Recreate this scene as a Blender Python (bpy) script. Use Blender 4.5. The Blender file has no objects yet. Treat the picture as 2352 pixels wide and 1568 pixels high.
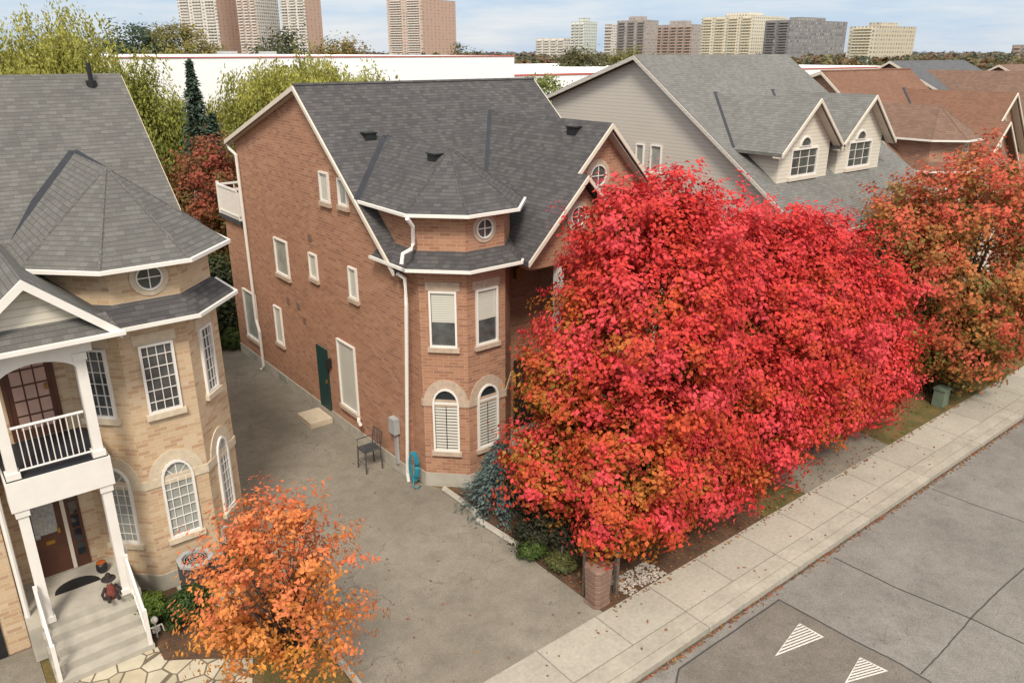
import bpy, bmesh, math, random
import numpy as np
from mathutils import Vector
R=math.radians
random.seed(7)
scene=bpy.context.scene
COL=scene.collection
# ------------------------------------------------------------------ survey helpers (photo -> world)
TH=R(20.3); PH=R(38.5); FPX=1797.0; HC=11.0
ct,st=math.cos(TH),math.sin(TH); cu,su=math.cos(PH),math.sin(PH)
def ray(px,py):
    xc=(px-1176)/FPX; yc=(784-py)/FPX
    dy=ct+yc*st; dz=-st+yc*ct
    return cu*xc+su*dy, -su*xc+cu*dy, dz
def at_z(px,py,z=0):
    a,b,d=ray(px,py); t=(z-HC)/d; return (a*t,b*t,z)
def at_u(px,py,u):
    a,b,d=ray(px,py); t=u/a; return (u,b*t,HC+d*t)
def at_v(px,py,v):
    a,b,d=ray(px,py); t=v/b; return (a*t,v,HC+d*t)
def at_Y(px,py,Y):
    a,b,d=ray(px,py); yc=(784-py)/FPX; t=Y/(ct+yc*st); return (a*t,b*t,HC+d*t)
# ------------------------------------------------------------------ materials
class NB:
    def __init__(s,name,rough=.85,spec=.3):
        s.m=bpy.data.materials.new(name); s.m.use_nodes=True; s.t=s.m.node_tree
        s.b=s.t.nodes['Principled BSDF']; s.b.inputs['Roughness'].default_value=rough
        s.b.inputs['Specular IOR Level'].default_value=spec
        s.tc=s.t.nodes.new('ShaderNodeTexCoord')
    def n(s,t): return s.t.nodes.new(t)
    def put(s,inp,x):
        if hasattr(x,'links'): s.t.links.new(x,inp)
        else:
            if isinstance(x,(tuple,list)) and len(x)==3: x=(*x,1)
            inp.default_value=x
    def math(s,op,a,b=0.0):
        n=s.n('ShaderNodeMath'); n.operation=op; s.put(n.inputs[0],a); s.put(n.inputs[1],b); return n.outputs[0]
    def noise(s,scale,detail=3,coord='Object',rough=.55):
        n=s.n('ShaderNodeTexNoise'); n.inputs['Scale'].default_value=scale; n.inputs['Detail'].default_value=detail
        n.inputs['Roughness'].default_value=rough
        s.t.links.new(s.tc.outputs[coord],n.inputs['Vector']); return n.outputs[0]
    def ramp(s,f,stops,interp='LINEAR'):
        n=s.n('ShaderNodeValToRGB'); r=n.color_ramp; r.interpolation=interp
        while len(r.elements)<len(stops): r.elements.new(.5)
        for e,(p,cl) in zip(r.elements,stops):
            e.position=p; e.color=(*cl,1)
        s.put(n.inputs[0],f); return n.outputs[0]
    def mix(s,f,a,b,blend='MIX'):
        n=s.n('ShaderNodeMix'); n.data_type='RGBA'; n.blend_type=blend
        s.put(n.inputs[0],f); s.put(n.inputs[6],a); s.put(n.inputs[7],b); return n.outputs[2]
    def vary(s,colr,scale,amt,detail=4):
        f=s.noise(scale,detail)
        g=s.ramp(f,[(.25,(1-amt,)*3),(.75,(1+amt,)*3)])
        return s.mix(1.0,colr,g,'MULTIPLY')
    def bump(s,h,strength=.3,dist=.02):
        n=s.n('ShaderNodeBump'); n.inputs['Strength'].default_value=strength; n.inputs['Distance'].default_value=dist
        s.put(n.inputs['Height'],h); s.t.links.new(n.outputs[0],s.b.inputs['Normal'])
    def done(s,colr):
        s.put(s.b.inputs['Base Color'],colr); return s.m
def plain(name,colr,rough=.7,scale=2.,amt=.1,spec=.3,metal=0):
    k=NB(name,rough,spec); k.b.inputs['Metallic'].default_value=metal
    return k.done(k.vary(colr,scale,amt))
def cell(name,w,h,cols,line,lw,lh,stag=.5,rough=.9,big=.14,bscale=.5,bump=.25,rand_row=False,fine=0):
    k=NB(name,rough,.2)
    sp=k.n('ShaderNodeSeparateXYZ'); k.t.links.new(k.tc.outputs['UV'],sp.inputs[0])
    r=k.math('DIVIDE',sp.outputs[1],h); row=k.math('FLOOR',r); fy=k.math('SUBTRACT',r,row)
    if rand_row:
        wn=k.n('ShaderNodeTexWhiteNoise'); wn.noise_dimensions='1D'; k.put(wn.inputs['W'],row); off=k.math('MULTIPLY',wn.outputs[0],5.0)
    else: off=k.math('MULTIPLY',k.math('FLOORED_MODULO',row,2.0),stag)
    x=k.math('ADD',k.math('DIVIDE',sp.outputs[0],w),off); cm=k.math('FLOOR',x); fx=k.math('SUBTRACT',x,cm)
    cb=k.n('ShaderNodeCombineXYZ'); k.put(cb.inputs[0],cm); k.put(cb.inputs[1],row)
    wn2=k.n('ShaderNodeTexWhiteNoise'); wn2.noise_dimensions='3D'; k.t.links.new(cb.outputs[0],wn2.inputs['Vector'])
    n=len(cols)
    colr=k.ramp(wn2.outputs[0],[(i/n,cl) for i,cl in enumerate(cols)],'CONSTANT')
    m=k.math('MAXIMUM',k.math('LESS_THAN',fx,lw),k.math('LESS_THAN',fy,lh))
    colr=k.mix(m,colr,line)
    colr=k.vary(colr,bscale,big)
    if fine: colr=k.vary(colr,fine,.14,6)
    if bump: k.bump(k.math('SUBTRACT',1.0,m),bump,.012)
    return k.done(colr)
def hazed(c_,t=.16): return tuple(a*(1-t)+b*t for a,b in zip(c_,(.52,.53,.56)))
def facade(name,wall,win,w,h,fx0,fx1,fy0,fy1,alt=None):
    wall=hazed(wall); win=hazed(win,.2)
    k=NB(name,.7,.3)
    sp=k.n('ShaderNodeSeparateXYZ'); k.t.links.new(k.tc.outputs['UV'],sp.inputs[0])
    fr=[]; cells=[]
    for o,d in ((0,w),(1,h)):
        a=k.math('DIVIDE',sp.outputs[o],d); b=k.math('FLOOR',a); cells.append(b); fr.append(k.math('SUBTRACT',a,b))
    m=1.0
    for f,a,b in ((fr[0],fx0,fx1),(fr[1],fy0,fy1)):
        q=k.math('MULTIPLY',k.math('GREATER_THAN',f,a),k.math('LESS_THAN',f,b)); m=k.math('MULTIPLY',m,q)
    cb=k.n('ShaderNodeCombineXYZ'); k.put(cb.inputs[0],cells[0]); k.put(cb.inputs[1],cells[1])
    wn=k.n('ShaderNodeTexWhiteNoise'); k.t.links.new(cb.outputs[0],wn.inputs['Vector'])
    wc=k.mix(k.math('MULTIPLY',wn.outputs[0],.6),win,(.5,.48,.44))
    base=wall
    if alt is not None: base=k.mix(k.math('GREATER_THAN',fr[1],.82),wall,alt)
    return k.done(k.mix(m,base,wc))
M={}
M['brick_red']=cell('red_brick',.27,.085,[(.335,.165,.097),(.365,.185,.111),(.315,.152,.09),(.352,.176,.104),(.39,.208,.13),(.28,.138,.088),(.36,.183,.11)],(.38,.275,.205),.05,.15,bscale=.35,big=.05)
M['brick_tan']=cell('tan_brick',.27,.085,[(.475,.335,.205),(.51,.375,.24),(.455,.31,.183),(.53,.40,.265),(.49,.355,.218),(.415,.265,.162),(.515,.37,.228)],(.51,.42,.32),.05,.15,bscale=.35,big=.05)
M['brick_brown']=cell('brown_brick',.27,.085,[(.30,.16,.11),(.34,.19,.13),(.28,.145,.10)],(.36,.28,.22),.05,.15)
def shingle(name,cols,line): return cell(name,.17,.115,cols,line,.02,.14,rough=.95,big=.10,bscale=.7,bump=.25,rand_row=True,fine=40)  # dark line per course is a painted shadow of the shingle edge
M['shingle_dark']=shingle('charcoal_shingle',[(.070,.066,.067),(.082,.078,.078),(.075,.071,.072),(.062,.059,.060),(.091,.086,.085)],(.043,.041,.042))
M['shingle_grey']=shingle('grey_shingle',[(.112,.107,.099),(.125,.12,.111),(.104,.099,.092),(.136,.131,.121),(.118,.113,.104)],(.07,.067,.063))
M['shingle_pale']=shingle('pale_grey_shingle',[(.148,.145,.135),(.16,.157,.146),(.139,.136,.127),(.17,.167,.155)],(.096,.094,.088))
M['shingle_rust']=shingle('rust_shingle',[(.180,.096,.063),(.197,.105,.07),(.167,.088,.058),(.189,.10,.066)],(.125,.068,.046))
M['shingle_brown']=shingle('brown_shingle',[(.165,.103,.076),(.183,.114,.084),(.151,.094,.069)],(.10,.064,.048))
M['shingle_slate']=shingle('slate_shingle',[(.095,.097,.103),(.11,.112,.118)],(.06,.06,.062))
M['siding_grey']=cell('grey_siding',50,.13,[(.48,.445,.395)],(.345,.32,.285),0,.13,bump=.4,big=.04)
M['siding_cream']=cell('cream_siding',50,.13,[(.60,.555,.465)],(.44,.40,.33),0,.13,bump=.4,big=.04)
M['white']=plain('white_paint',(.70,.665,.615),.5,3,.05)
M['cream']=plain('cream_trim',(.58,.515,.43),.6,3,.06)
M['stone']=plain('limestone',(.43,.33,.25),.85,9,.18)
M['stone_tan']=plain('pale_stone',(.54,.45,.33),.85,9,.15)
M['concrete']=plain('concrete',(.37,.34,.285),.9,3,.18)
M['flash']=plain('dark_flashing',(.022,.024,.03),.45,3,.2)
M['black']=plain('black_metal',(.02,.02,.021),.4,5,.2)
M['glass']=plain('window_glass',(.022,.026,.03),.06,1,.3,spec=.6)
M['glass_mid']=plain('hazy_window_glass',(.075,.08,.078),.05,3.,.55,spec=.7)
M['glass_light']=plain('curtained_glass',(.29,.30,.27),.12,2.5,.3,spec=.6)
M['blind']=cell('slatted_blind',50,.06,[(.56,.545,.475)],(.34,.34,.29),0,.3,bump=.2,big=.08,rough=.3)
M['shutter']=cell('plantation_shutter',50,.085,[(.62,.59,.53)],(.13,.125,.11),0,.38,bump=.3,big=.05,rough=.5)
M['door_brown']=plain('brown_door',(.085,.035,.022),.45,3,.2)
M['door_green']=plain('green_door',(.010,.042,.040),.5,3,.15)
M['door_shaded']=plain('shaded_entry_door',(.035,.022,.018),.5,3,.2)  # near-black colour stands in for the shade of the porch recess
M['door_pane']=plain('pink_door_glass',(.42,.27,.22),.3,2,.15)
def asphalt(name,a,b,sp=60,sc=.35,edge=.006,dirt=.72):
    k=NB(name,.95,.15)
    f=k.noise(sc,6,rough=.65); colr=k.ramp(f,[(.3,a),(.7,b)])
    g=k.noise(sp,2); colr=k.mix(1.0,colr,k.ramp(g,[(.3,(.72,)*3),(.72,(1.28,)*3)]),'MULTIPLY')
    h=k.noise(2.3,6,rough=.75); colr=k.mix(1.0,colr,k.ramp(h,[(.35,(.87,)*3),(.62,(1.07,)*3)]),'MULTIPLY')
    h2=k.noise(.9,5,rough=.7); colr=k.mix(1.0,colr,k.ramp(h2,[(.28,(dirt,)*3),(.45,(1.0,)*3)]),'MULTIPLY')
    v=k.n('ShaderNodeTexVoronoi'); v.feature='DISTANCE_TO_EDGE'; v.inputs['Scale'].default_value=.5
    d=k.n('ShaderNodeVectorMath'); d.operation='ADD'
    nn=k.n('ShaderNodeTexNoise'); nn.inputs['Scale'].default_value=1.6; nn.inputs['Detail'].default_value=5
    k.t.links.new(k.tc.outputs['Object'],nn.inputs['Vector'])
    k.t.links.new(k.tc.outputs['Object'],d.inputs[0]); k.t.links.new(nn.outputs['Color'],d.inputs[1]); k.t.links.new(d.outputs[0],v.inputs['Vector'])
    crack=k.math('MULTIPLY',k.math('LESS_THAN',v.outputs['Distance'],edge),k.math('GREATER_THAN',f,.50))
    colr=k.mix(k.math('MULTIPLY',crack,.4),colr,(.06,.055,.05))
    k.bump(g,.25,.006)
    return k.done(colr)
M['asphalt_drive']=asphalt('driveway_asphalt',(.17,.149,.118),(.247,.219,.176),dirt=.84)
M['asphalt_road']=asphalt('road_asphalt',(.156,.143,.127),(.213,.198,.177),45,.25,.003,.84)
M['asphalt_hump']=asphalt('hump_asphalt',(.13,.114,.097),(.168,.149,.128),55,.4,.003,.86)
M['tar']=plain('tar_seam',(.05,.047,.044),.8,6,.3)
M['paint']=plain('road_paint',(.54,.51,.46),.8,25,.25)
M['sidewalk']=cell('sidewalk_concrete',1.6,60,[(.325,.296,.243),(.345,.313,.257),(.31,.282,.232),(.335,.304,.25)],(.19,.17,.14),.018,0,bump=0,big=.10,bscale=1.3,fine=12)
M['kerb']=cell('kerb_concrete',3.2,60,[(.305,.277,.225),(.33,.30,.245)],(.19,.17,.14),.008,0,bump=0,big=.18,bscale=1.6,fine=10)
M['grime']=plain('gutter_grime',(.085,.066,.05),.95,6,.4)
def mottled(name,stops,scale,detail=6,rough=.95,fine=30):
    k=NB(name,rough,.1); colr=k.ramp(k.noise(scale,detail,rough=.65),stops)
    g=k.noise(fine,3); colr=k.mix(1.0,colr,k.ramp(g,[(.3,(.65,)*3),(.7,(1.35,)*3)]),'MULTIPLY'); k.bump(g,.6,.03)
    return k.done(colr)
M['ground']=mottled('ground_cover',[(.3,(.06,.07,.025)),(.5,(.10,.095,.035)),(.7,(.13,.085,.035))],.05,fine=2)
M['lawn']=mottled('lawn',[(.3,(.07,.07,.025)),(.5,(.125,.10,.04)),(.68,(.20,.12,.055))],1.1)
M['mulch']=mottled('mulch',[(.3,(.06,.038,.025)),(.55,(.105,.063,.04)),(.75,(.17,.09,.05))],2.5,fine=45)
k=NB('flagstone',.9,.2)
v=k.n('ShaderNodeTexVoronoi'); v.feature='DISTANCE_TO_EDGE'; v.inputs['Scale'].default_value=2.3; k.t.links.new(k.tc.outputs['Object'],v.inputs['Vector'])
v2=k.n('ShaderNodeTexVoronoi'); v2.inputs['Scale'].default_value=2.3; k.t.links.new(k.tc.outputs['Object'],v2.inputs['Vector'])
bw=k.n('ShaderNodeRGBToBW'); k.t.links.new(v2.outputs['Color'],bw.inputs[0])
cc=k.ramp(bw.outputs[0],[(.2,(.36,.31,.22)),(.5,(.46,.41,.31)),(.8,(.42,.35,.24))])
M['flag']=k.done(k.vary(k.mix(k.math('LESS_THAN',v.outputs['Distance'],.035),cc,(.14,.11,.075)),3,.15))
M['bark']=plain('bark',(.075,.055,.042),.95,14,.35)
M['wood']=plain('weathered_wood',(.10,.077,.06),.9,8,.3)
M['bin']=plain('brown_plastic',(.19,.118,.088),.6,4,.2)
M['metal_grey']=plain('grey_metal',(.33,.33,.32),.5,4,.12)
M['metal_dark']=plain('dark_grey_metal',(.06,.06,.062),.45,5,.2)
M['hose']=plain('blue_rubber',(.02,.19,.26),.5,6,.2)
M['pumpkin']=plain('orange_ceramic',(.32,.075,.015),.4,6,.15)
M['cloth_black']=plain('black_cloth',(.03,.022,.022),.9,12,.4)
M['cloth_red']=plain('red_cloth',(.15,.04,.03),.9,12,.4)
M['bone']=plain('bone_plastic',(.5,.46,.40),.6,12,.2)
M['gauze']=plain('grey_gauze',(.33,.33,.32),.9,18,.35)
M['boulder']=plain('boulder',(.30,.27,.24),.9,4,.25)
M['green_metal']=plain('green_metal',(.13,.165,.12),.6,4,.1)
M['white_wall']=plain('white_render',(.86,.86,.86),.7,.05,.02)
M['red_trim']=plain('red_trim',(.50,.13,.11),.6,.5,.05)
M['pebble']=plain('pebbles',(.33,.29,.24),.9,9,.4)
M['lantern']=plain('brass_lantern',(.30,.16,.03),.35,4,.2,metal=.6)
def leafmat(name,trans=.3):
    m=bpy.data.materials.new(name); m.use_nodes=True; t=m.node_tree; b=t.nodes['Principled BSDF']; o=t.nodes['Material Output']
    a=t.nodes.new('ShaderNodeAttribute'); a.attribute_name='Col'
    b.inputs['Roughness'].default_value=.6; b.inputs['Specular IOR Level'].default_value=.2
    t.links.new(a.outputs['Color'],b.inputs['Base Color'])
    tr=t.nodes.new('ShaderNodeBsdfTranslucent'); t.links.new(a.outputs['Color'],tr.inputs[0])
    mx=t.nodes.new('ShaderNodeMixShader'); mx.inputs[0].default_value=trans
    t.links.new(b.outputs[0],mx.inputs[1]); t.links.new(tr.outputs[0],mx.inputs[2]); t.links.new(mx.outputs[0],o.inputs[0])
    return m
M['leaf']=leafmat('leaf_blades',.34); M['needle']=leafmat('needle_blades',.1)
# ------------------------------------------------------------------ mesh helpers
ORG={}
def _uv(me):
    ul=me.uv_layers.new(name='UVMap'); Z=Vector((0,0,1))
    for p in me.polygons:
        n=p.normal
        if abs(n.z)>.995: t=Vector((1,0,0)); b=Vector((0,1,0))
        else:
            if n.z<-.01: n=-n
            t=Z.cross(n).normalized(); b=n.cross(t)
        for li in p.loop_indices:
            co=me.vertices[me.loops[li].vertex_index].co
            ul.data[li].uv=(co.dot(t)+40,co.dot(b)+40)
class MB:
    def __init__(s): s.v=[]; s.f=[]
    def add(s,vs,fs):
        n=len(s.v); s.v+= [tuple(p) for p in vs]; s.f+=[tuple(n+i for i in f) for f in fs]; return s
    def box(s,x0,x1,y0,y1,z0,z1):
        return s.add([(x,y,z) for z in (z0,z1) for y in (y0,y1) for x in (x0,x1)],[(0,2,3,1),(4,5,7,6),(0,1,5,4),(2,6,7,3),(0,4,6,2),(1,3,7,5)])
    def obox(s,Fr,a0,a1,b0,b1,c0,c1):
        return s.add([Fr(a,b,cc) for cc in (c0,c1) for b in (b0,b1) for a in (a0,a1)],[(0,2,3,1),(4,5,7,6),(0,1,5,4),(2,6,7,3),(0,4,6,2),(1,3,7,5)])
    def poly(s,pts): return s.add(pts,[tuple(range(len(pts)))])
    def prism(s,pts,d):
        n=len(pts); q=[tuple(p[i]+d[i] for i in range(3)) for p in pts]
        return s.add(list(pts)+q,[tuple(range(n-1,-1,-1)),tuple(range(n,2*n))]+[(i,(i+1)%n,n+(i+1)%n,n+i) for i in range(n)])
    def ring(s,Fr,outer,inner,c0,c1):
        n=len(outer); V=[]
        for cc in (c0,c1):
            V+=[Fr(a,b,cc) for a,b in outer]; V+=[Fr(a,b,cc) for a,b in inner]
        fs=[]
        for i in range(n):
            j=(i+1)%n
            fs+=[(i,j,n+j,n+i),(2*n+i,3*n+i,3*n+j,2*n+j),(i,2*n+i,2*n+j,j),(n+i,n+j,3*n+j,3*n+i)]
        return s.add(V,fs)
    def tube(s,path,r,n=7,r2=None):
        P=[Vector(p) for p in path]; V=[]; m=len(P)
        for i,p in enumerate(P):
            t=((P[min(i+1,m-1)]-P[max(i-1,0)])).normalized()
            a=t.cross(Vector((0,0,1)) if abs(t.z)<.95 else Vector((1,0,0))).normalized(); b=t.cross(a)
            rr=r if r2 is None else r+(r2-r)*i/(m-1)
            V+=[p+(a*math.cos(2*math.pi*k/n)+b*math.sin(2*math.pi*k/n))*rr for k in range(n)]
        fs=[(i*n+k,i*n+(k+1)%n,(i+1)*n+(k+1)%n,(i+1)*n+k) for i in range(m-1) for k in range(n)]
        fs+=[tuple(range(n-1,-1,-1)),tuple((m-1)*n+k for k in range(n))]
        return s.add(V,fs)
    def lathe(s,prof,cx,cy,n=16,sq=0):
        V=[]
        for r,z in prof:
            for k in range(n):
                a=2*math.pi*(k+.5)/n; q=r
                if sq: q=r/max(abs(math.cos(a)),abs(math.sin(a)))**sq
                V.append((cx+q*math.cos(a),cy+q*math.sin(a),z))
        m=len(prof)
        return s.add(V,[(i*n+k,i*n+(k+1)%n,(i+1)*n+(k+1)%n,(i+1)*n+k) for i in range(m-1) for k in range(n)]+[tuple(range(n-1,-1,-1)),tuple((m-1)*n+k for k in range(n))])
    def sweep(s,pts,d0,d1,z0,z1,closed=False):
        n=len(pts); P=[Vector((p[0],p[1])) for p in pts]
        def offs(d):
            out=[]
            for i in range(n):
                e=[]
                if i>0 or closed: e.append((P[i]-P[i-1]).normalized())
                if i<n-1 or closed: e.append((P[(i+1)%n]-P[i]).normalized())
                N=[Vector((t.y,-t.x)) for t in e]
                m=sum(N,Vector((0,0))).normalized(); out.append(P[i]+m*(d/max(.3,m.dot(N[0]))))
            return out
        A,B=offs(d0),offs(d1); V=[]
        for i in range(n): V+=[(*A[i],z0),(*B[i],z0),(*B[i],z1),(*A[i],z1)]
        fs=[]
        for i in range(n if closed else n-1):
            j=(i+1)%n
            for k in range(4): fs.append((4*i+k,4*i+(k+1)%4,4*j+(k+1)%4,4*j+k))
        if not closed: fs+=[(0,1,2,3),(4*n-4,4*n-1,4*n-2,4*n-3)]
        return s.add(V,fs)
    def build(s,name,mat,parent=None,smooth=False,label=None,kind=None):
        o=Vector(ORG.get(parent.name,(0,0,0))) if parent else Vector((0,0,0))
        me=bpy.data.meshes.new(name); me.from_pydata([Vector(p)-o for p in s.v],[],s.f)
        bm=bmesh.new(); bm.from_mesh(me); bmesh.ops.recalc_face_normals(bm,faces=bm.faces); bm.to_mesh(me); bm.free()
        me.materials.append(M[mat] if isinstance(mat,str) else mat); me.update(); _uv(me)
        if smooth:
            for p in me.polygons: p.use_smooth=True
        ob=bpy.data.objects.new(name,me); COL.objects.link(ob)
        if parent: ob.parent=parent; ORG[ob.name]=tuple(o)
        if label: ob['label']=label
        if kind: ob['kind']=kind
        return ob
def thing(name,label,cat,loc=(0,0,0),group=None,world=True):
    o=bpy.data.objects.new(name,None); COL.objects.link(o); o.location=loc; o.empty_display_size=.2
    o['label']=label; o['category']=cat
    if group: o['group']=group
    ORG[o.name]=tuple(loc) if world else (0,0,0)
    return o
def tag(o,label,cat,group=None,kind=None):
    o['label']=label; o['category']=cat
    if group: o['group']=group
    if kind: o['kind']=kind
    return o
def frame(p,n):
    n=Vector((n[0],n[1],0)).normalized(); t=Vector((-n.y,n.x,0)); p=Vector(p)
    return lambda a,b,cc: tuple(Vector((p.x,p.y,p.z+b))+t*a+n*cc)
# ------------------------------------------------------------------ windows & doors
def outline(a0,a1,b0,b1,rise,n=10):
    pts=[(a0,b0),(a1,b0),(a1,b1)]
    if rise>0:
        mid=(a0+a1)/2; hw=(a1-a0)/2
        for k in range(1,n): 
            an=math.pi*k/n; pts.append((mid+hw*math.cos(an),b1+rise*math.sin(an)))
    pts.append((a0,b1)); return pts
def window(parent,Fr,a0,a1,b0,b1,rise=0,grid=None,fill='glass',sill='stone',lintel=None,frame_mat='white',fw=.05):
    o=outline(a0,a1,b0,b1,rise); i=outline(a0+fw,a1-fw,b0+fw,b1-(0 if rise else fw),max(0,rise-fw))
    m=MB(); m.ring(Fr,o,i,-.02,.06)
    mid=(a0+a1)/2
    if grid:
        nx,ny=grid
        for k in range(1,nx):
            x=a0+(a1-a0)*k/nx; m.obox(Fr,x-.008,x+.008,b0+fw-.01,b1-(0 if rise else fw-.01),.012,.034)
        for k in range(1,ny+(1 if rise else 0)):
            y=b0+(b1-b0)*k/ny; m.obox(Fr,a0+fw-.01,a1-fw+.01,y-.008,y+.008,.014,.032)
        if rise:
            for k in (1,2,3):
                an=math.pi*k/4; x=mid+(a1-a0)/2*.9*math.cos(an); y=b1+rise*.9*math.sin(an)
                m.add([Fr(mid-.012,b1,.015),Fr(mid+.012,b1,.015),Fr(x+.012,y,.015),Fr(x-.012,y,.015)],[(0,1,2,3)])
    elif rise: m.obox(Fr,a0+fw,a1-fw,b1-.03,b1+.03,.0,.04)
    w=m.build('window',frame_mat,parent)
    def sheet(name,mat,pts,cc): MB().poly([Fr(a,b,cc) for a,b in pts]).build(name,mat,w)
    sheet('pane',{'curtain':'glass_light','mid':'glass_mid','half':'glass_mid'}.get(fill,'glass'),i,.004)
    e=fw+.01
    if fill=='blind': sheet('blind','blind',[(a0+e,b0+e),(a1-e,b0+e),(a1-e,b1-e),(a0+e,b1-e)],.009)
    if fill=='half':
        y=b0+(b1-b0)*.45; sheet('blind','blind',[(a0+e,y),(a1-e,y),(a1-e,b1-e),(a0+e,b1-e)],.009)
    if fill=='shutter':
        for q0,q1 in ((a0+e,mid-.012),(mid+.012,a1-e)): sheet('shutter','shutter',[(q0,b0+e),(q1,b0+e),(q1,b1-.04),(q0,b1-.04)],.009)
    if sill: MB().obox(Fr,a0-.06,a1+.06,b0-.12,b0-.003,-.02,.09).build('sill',sill,w)
    if lintel:
        if rise: 
            th=.24; n=14; mm=MB()
            def arc(g): return [(mid+((a1-a0)/2+g)*math.cos(math.pi*q/n),b1+(rise+g)*math.sin(math.pi*q/n)) for q in range(n+1)]
            mm.ring(Fr,arc(th),arc(.005),-.02,.022); mm.build('arch_trim',lintel,w)
        else: MB().obox(Fr,a0-.08,a1+.08,b1+.004,b1+.22,-.02,.018).build('lintel',lintel,w)
    return w
def round_window(parent,Fr,a,b,r,trim='stone',tw=.11,frame_mat='white'):
    n=24
    def ci(q): return [(a+q*math.cos(2*math.pi*k/n),b+q*math.sin(2*math.pi*k/n)) for k in range(n)]
    m=MB(); m.ring(Fr,ci(r),ci(r-.03),-.02,.05); m.obox(Fr,a-.01,a+.01,b-r+.02,b+r-.02,.012,.034); m.obox(Fr,a-r+.02,a+r-.02,b-.01,b+.01,.013,.033)
    w=m.build('round_window',frame_mat,parent); MB().poly([Fr(x,y,.005) for x,y in ci(r-.025)]).build('pane','glass_mid',w)
    if trim: MB().ring(Fr,ci(r+tw),ci(r+.002),-.02,.025).build('surround',trim,w)
    return w
def door(parent,Fr,a0,a1,b0,b1,mat,name='door',knob=True,casing='cream'):
    d=MB().obox(Fr,a0,a1,b0,b1,-.02,.035).build(name,mat,parent)
    if casing:
        MB().ring(Fr,[(a0-.07,b0),(a1+.07,b0),(a1+.07,b1+.07),(a0-.07,b1+.07)],[(a0+.001,b0+.001),(a1-.001,b0+.001),(a1-.001,b1-.001),(a0+.001,b1-.001)],-.02,.05).build('casing',casing,d)
    if knob: MB().obox(Fr,a1-.14,a1-.09,b0+.95,b0+1.07,.035,.09).build('handle','lantern',d)
    return d
# ------------------------------------------------------------------ octagonal tower
def tower(root,cx,cy,ap,brick,stone,roofm,ze_low,ze_top,za,ridge_y,back_y,faces,grid,fills,found='concrete',lift=0,ol=.42,ot=.34,skirt=None):
    def path(d,z=None,by=None):
        r=(ap+d)/math.cos(R(22.5)); P=[(cx+r*math.cos(R(a)),cy+r*math.sin(R(a))) for a in (202.5,247.5,292.5,337.5)]
        P=[(P[0][0],by)]+P+[(P[-1][0],by)]
        return P if z is None else [(x,y,z) for x,y in P]
    back=cy+ap*.9
    MB().prism(path(0,.38,back),(0,0,ze_low-.33)).build('tower_wall',brick,root)
    MB().prism(path(.03,-.02,back),(0,0,.4)).build('foundation',found,root)
    MB().prism(path(-.02,ze_low+.06,back),(0,0,ze_top-ze_low-.1)).build('frieze',brick,root)
    A=path(ol,ze_low,back_y-.6); B=path(-.03,ze_low+.38,back_y-.6); m=MB()
    for i in range(5): m.add([A[i],A[i+1],B[i+1],B[i]],[(0,1,2,3)])
    m.build('skirt_roof',skirt or roofm,root)
    m=MB(); A=path(ol,ze_low-.03,back_y-.6); B=path(-.03,ze_low-.03,back_y-.6)
    for i in range(5): m.add([A[i],A[i+1],B[i+1],B[i]],[(0,1,2,3)])
    m.build('soffit','cream',root)
    MB().sweep(path(ol,None,back_y-.6),0,.06,ze_low-.045,ze_low+.025).build('gutter','white',root)
    E=path(ot,ze_top,back_y); Ap=(cx,cy,za); Rg=(cx,ridge_y,za+.0)
    m=MB(); m.poly([E[0],E[1],Ap,Rg]); m.poly([E[4],E[5],Rg,Ap])
    for i in (1,2,3): m.poly([E[i],E[i+1],Ap])
    rf=m.build('tower_roof',roofm,root)
    for i in (1,2,3,4):
        hp=MB(); dn=Vector((0,0,-.006)); hp.tube([Vector(E[i])+dn,Vector(Ap)+dn],.028,5); hp.build('hip_cap',roofm,rf)
    m=MB(); m.poly(path(ot,ze_top-.04,back_y)); m.build('soffit','cream',root)
    MB().sweep(path(ot,None,back_y),0,.06,ze_top-.055,ze_top+.018).build('gutter','white',root)
    for E_ in (E[0],E[5]):
        fl=MB(); sg=1 if E_[0]>cx else -1
        a=Vector((E_[0],E_[1],E_[2]+.03)); b=Vector((cx,ridge_y,za+.05)); w=Vector((sg*.11,.05,.03))
        fl.add([a-w*.8,a+w,b+w*.7,b-w*.6],[(0,1,2,3)]); fl.build('valley_flashing','flash',root)
    bb=MB(); bb.sweep(path(-.02,None,cy-ap*.414+.06),0,.05,2.36+lift,2.55+lift); bb.build('stone_band',stone,root)
    for ang,wd in faces:
        n=(math.cos(R(ang)),math.sin(R(ang))); Fr=frame((cx+n[0]*ap,cy+n[1]*ap,0),n)
        h=wd/2
        window(root,Fr,-h,h,4.0+lift,5.48+lift,0,grid,fills[0],stone,lintel=stone)
        window(root,Fr,-h,h,1.06+lift,2.45+lift,.42,grid,fills[1],stone,lintel=stone)
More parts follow.
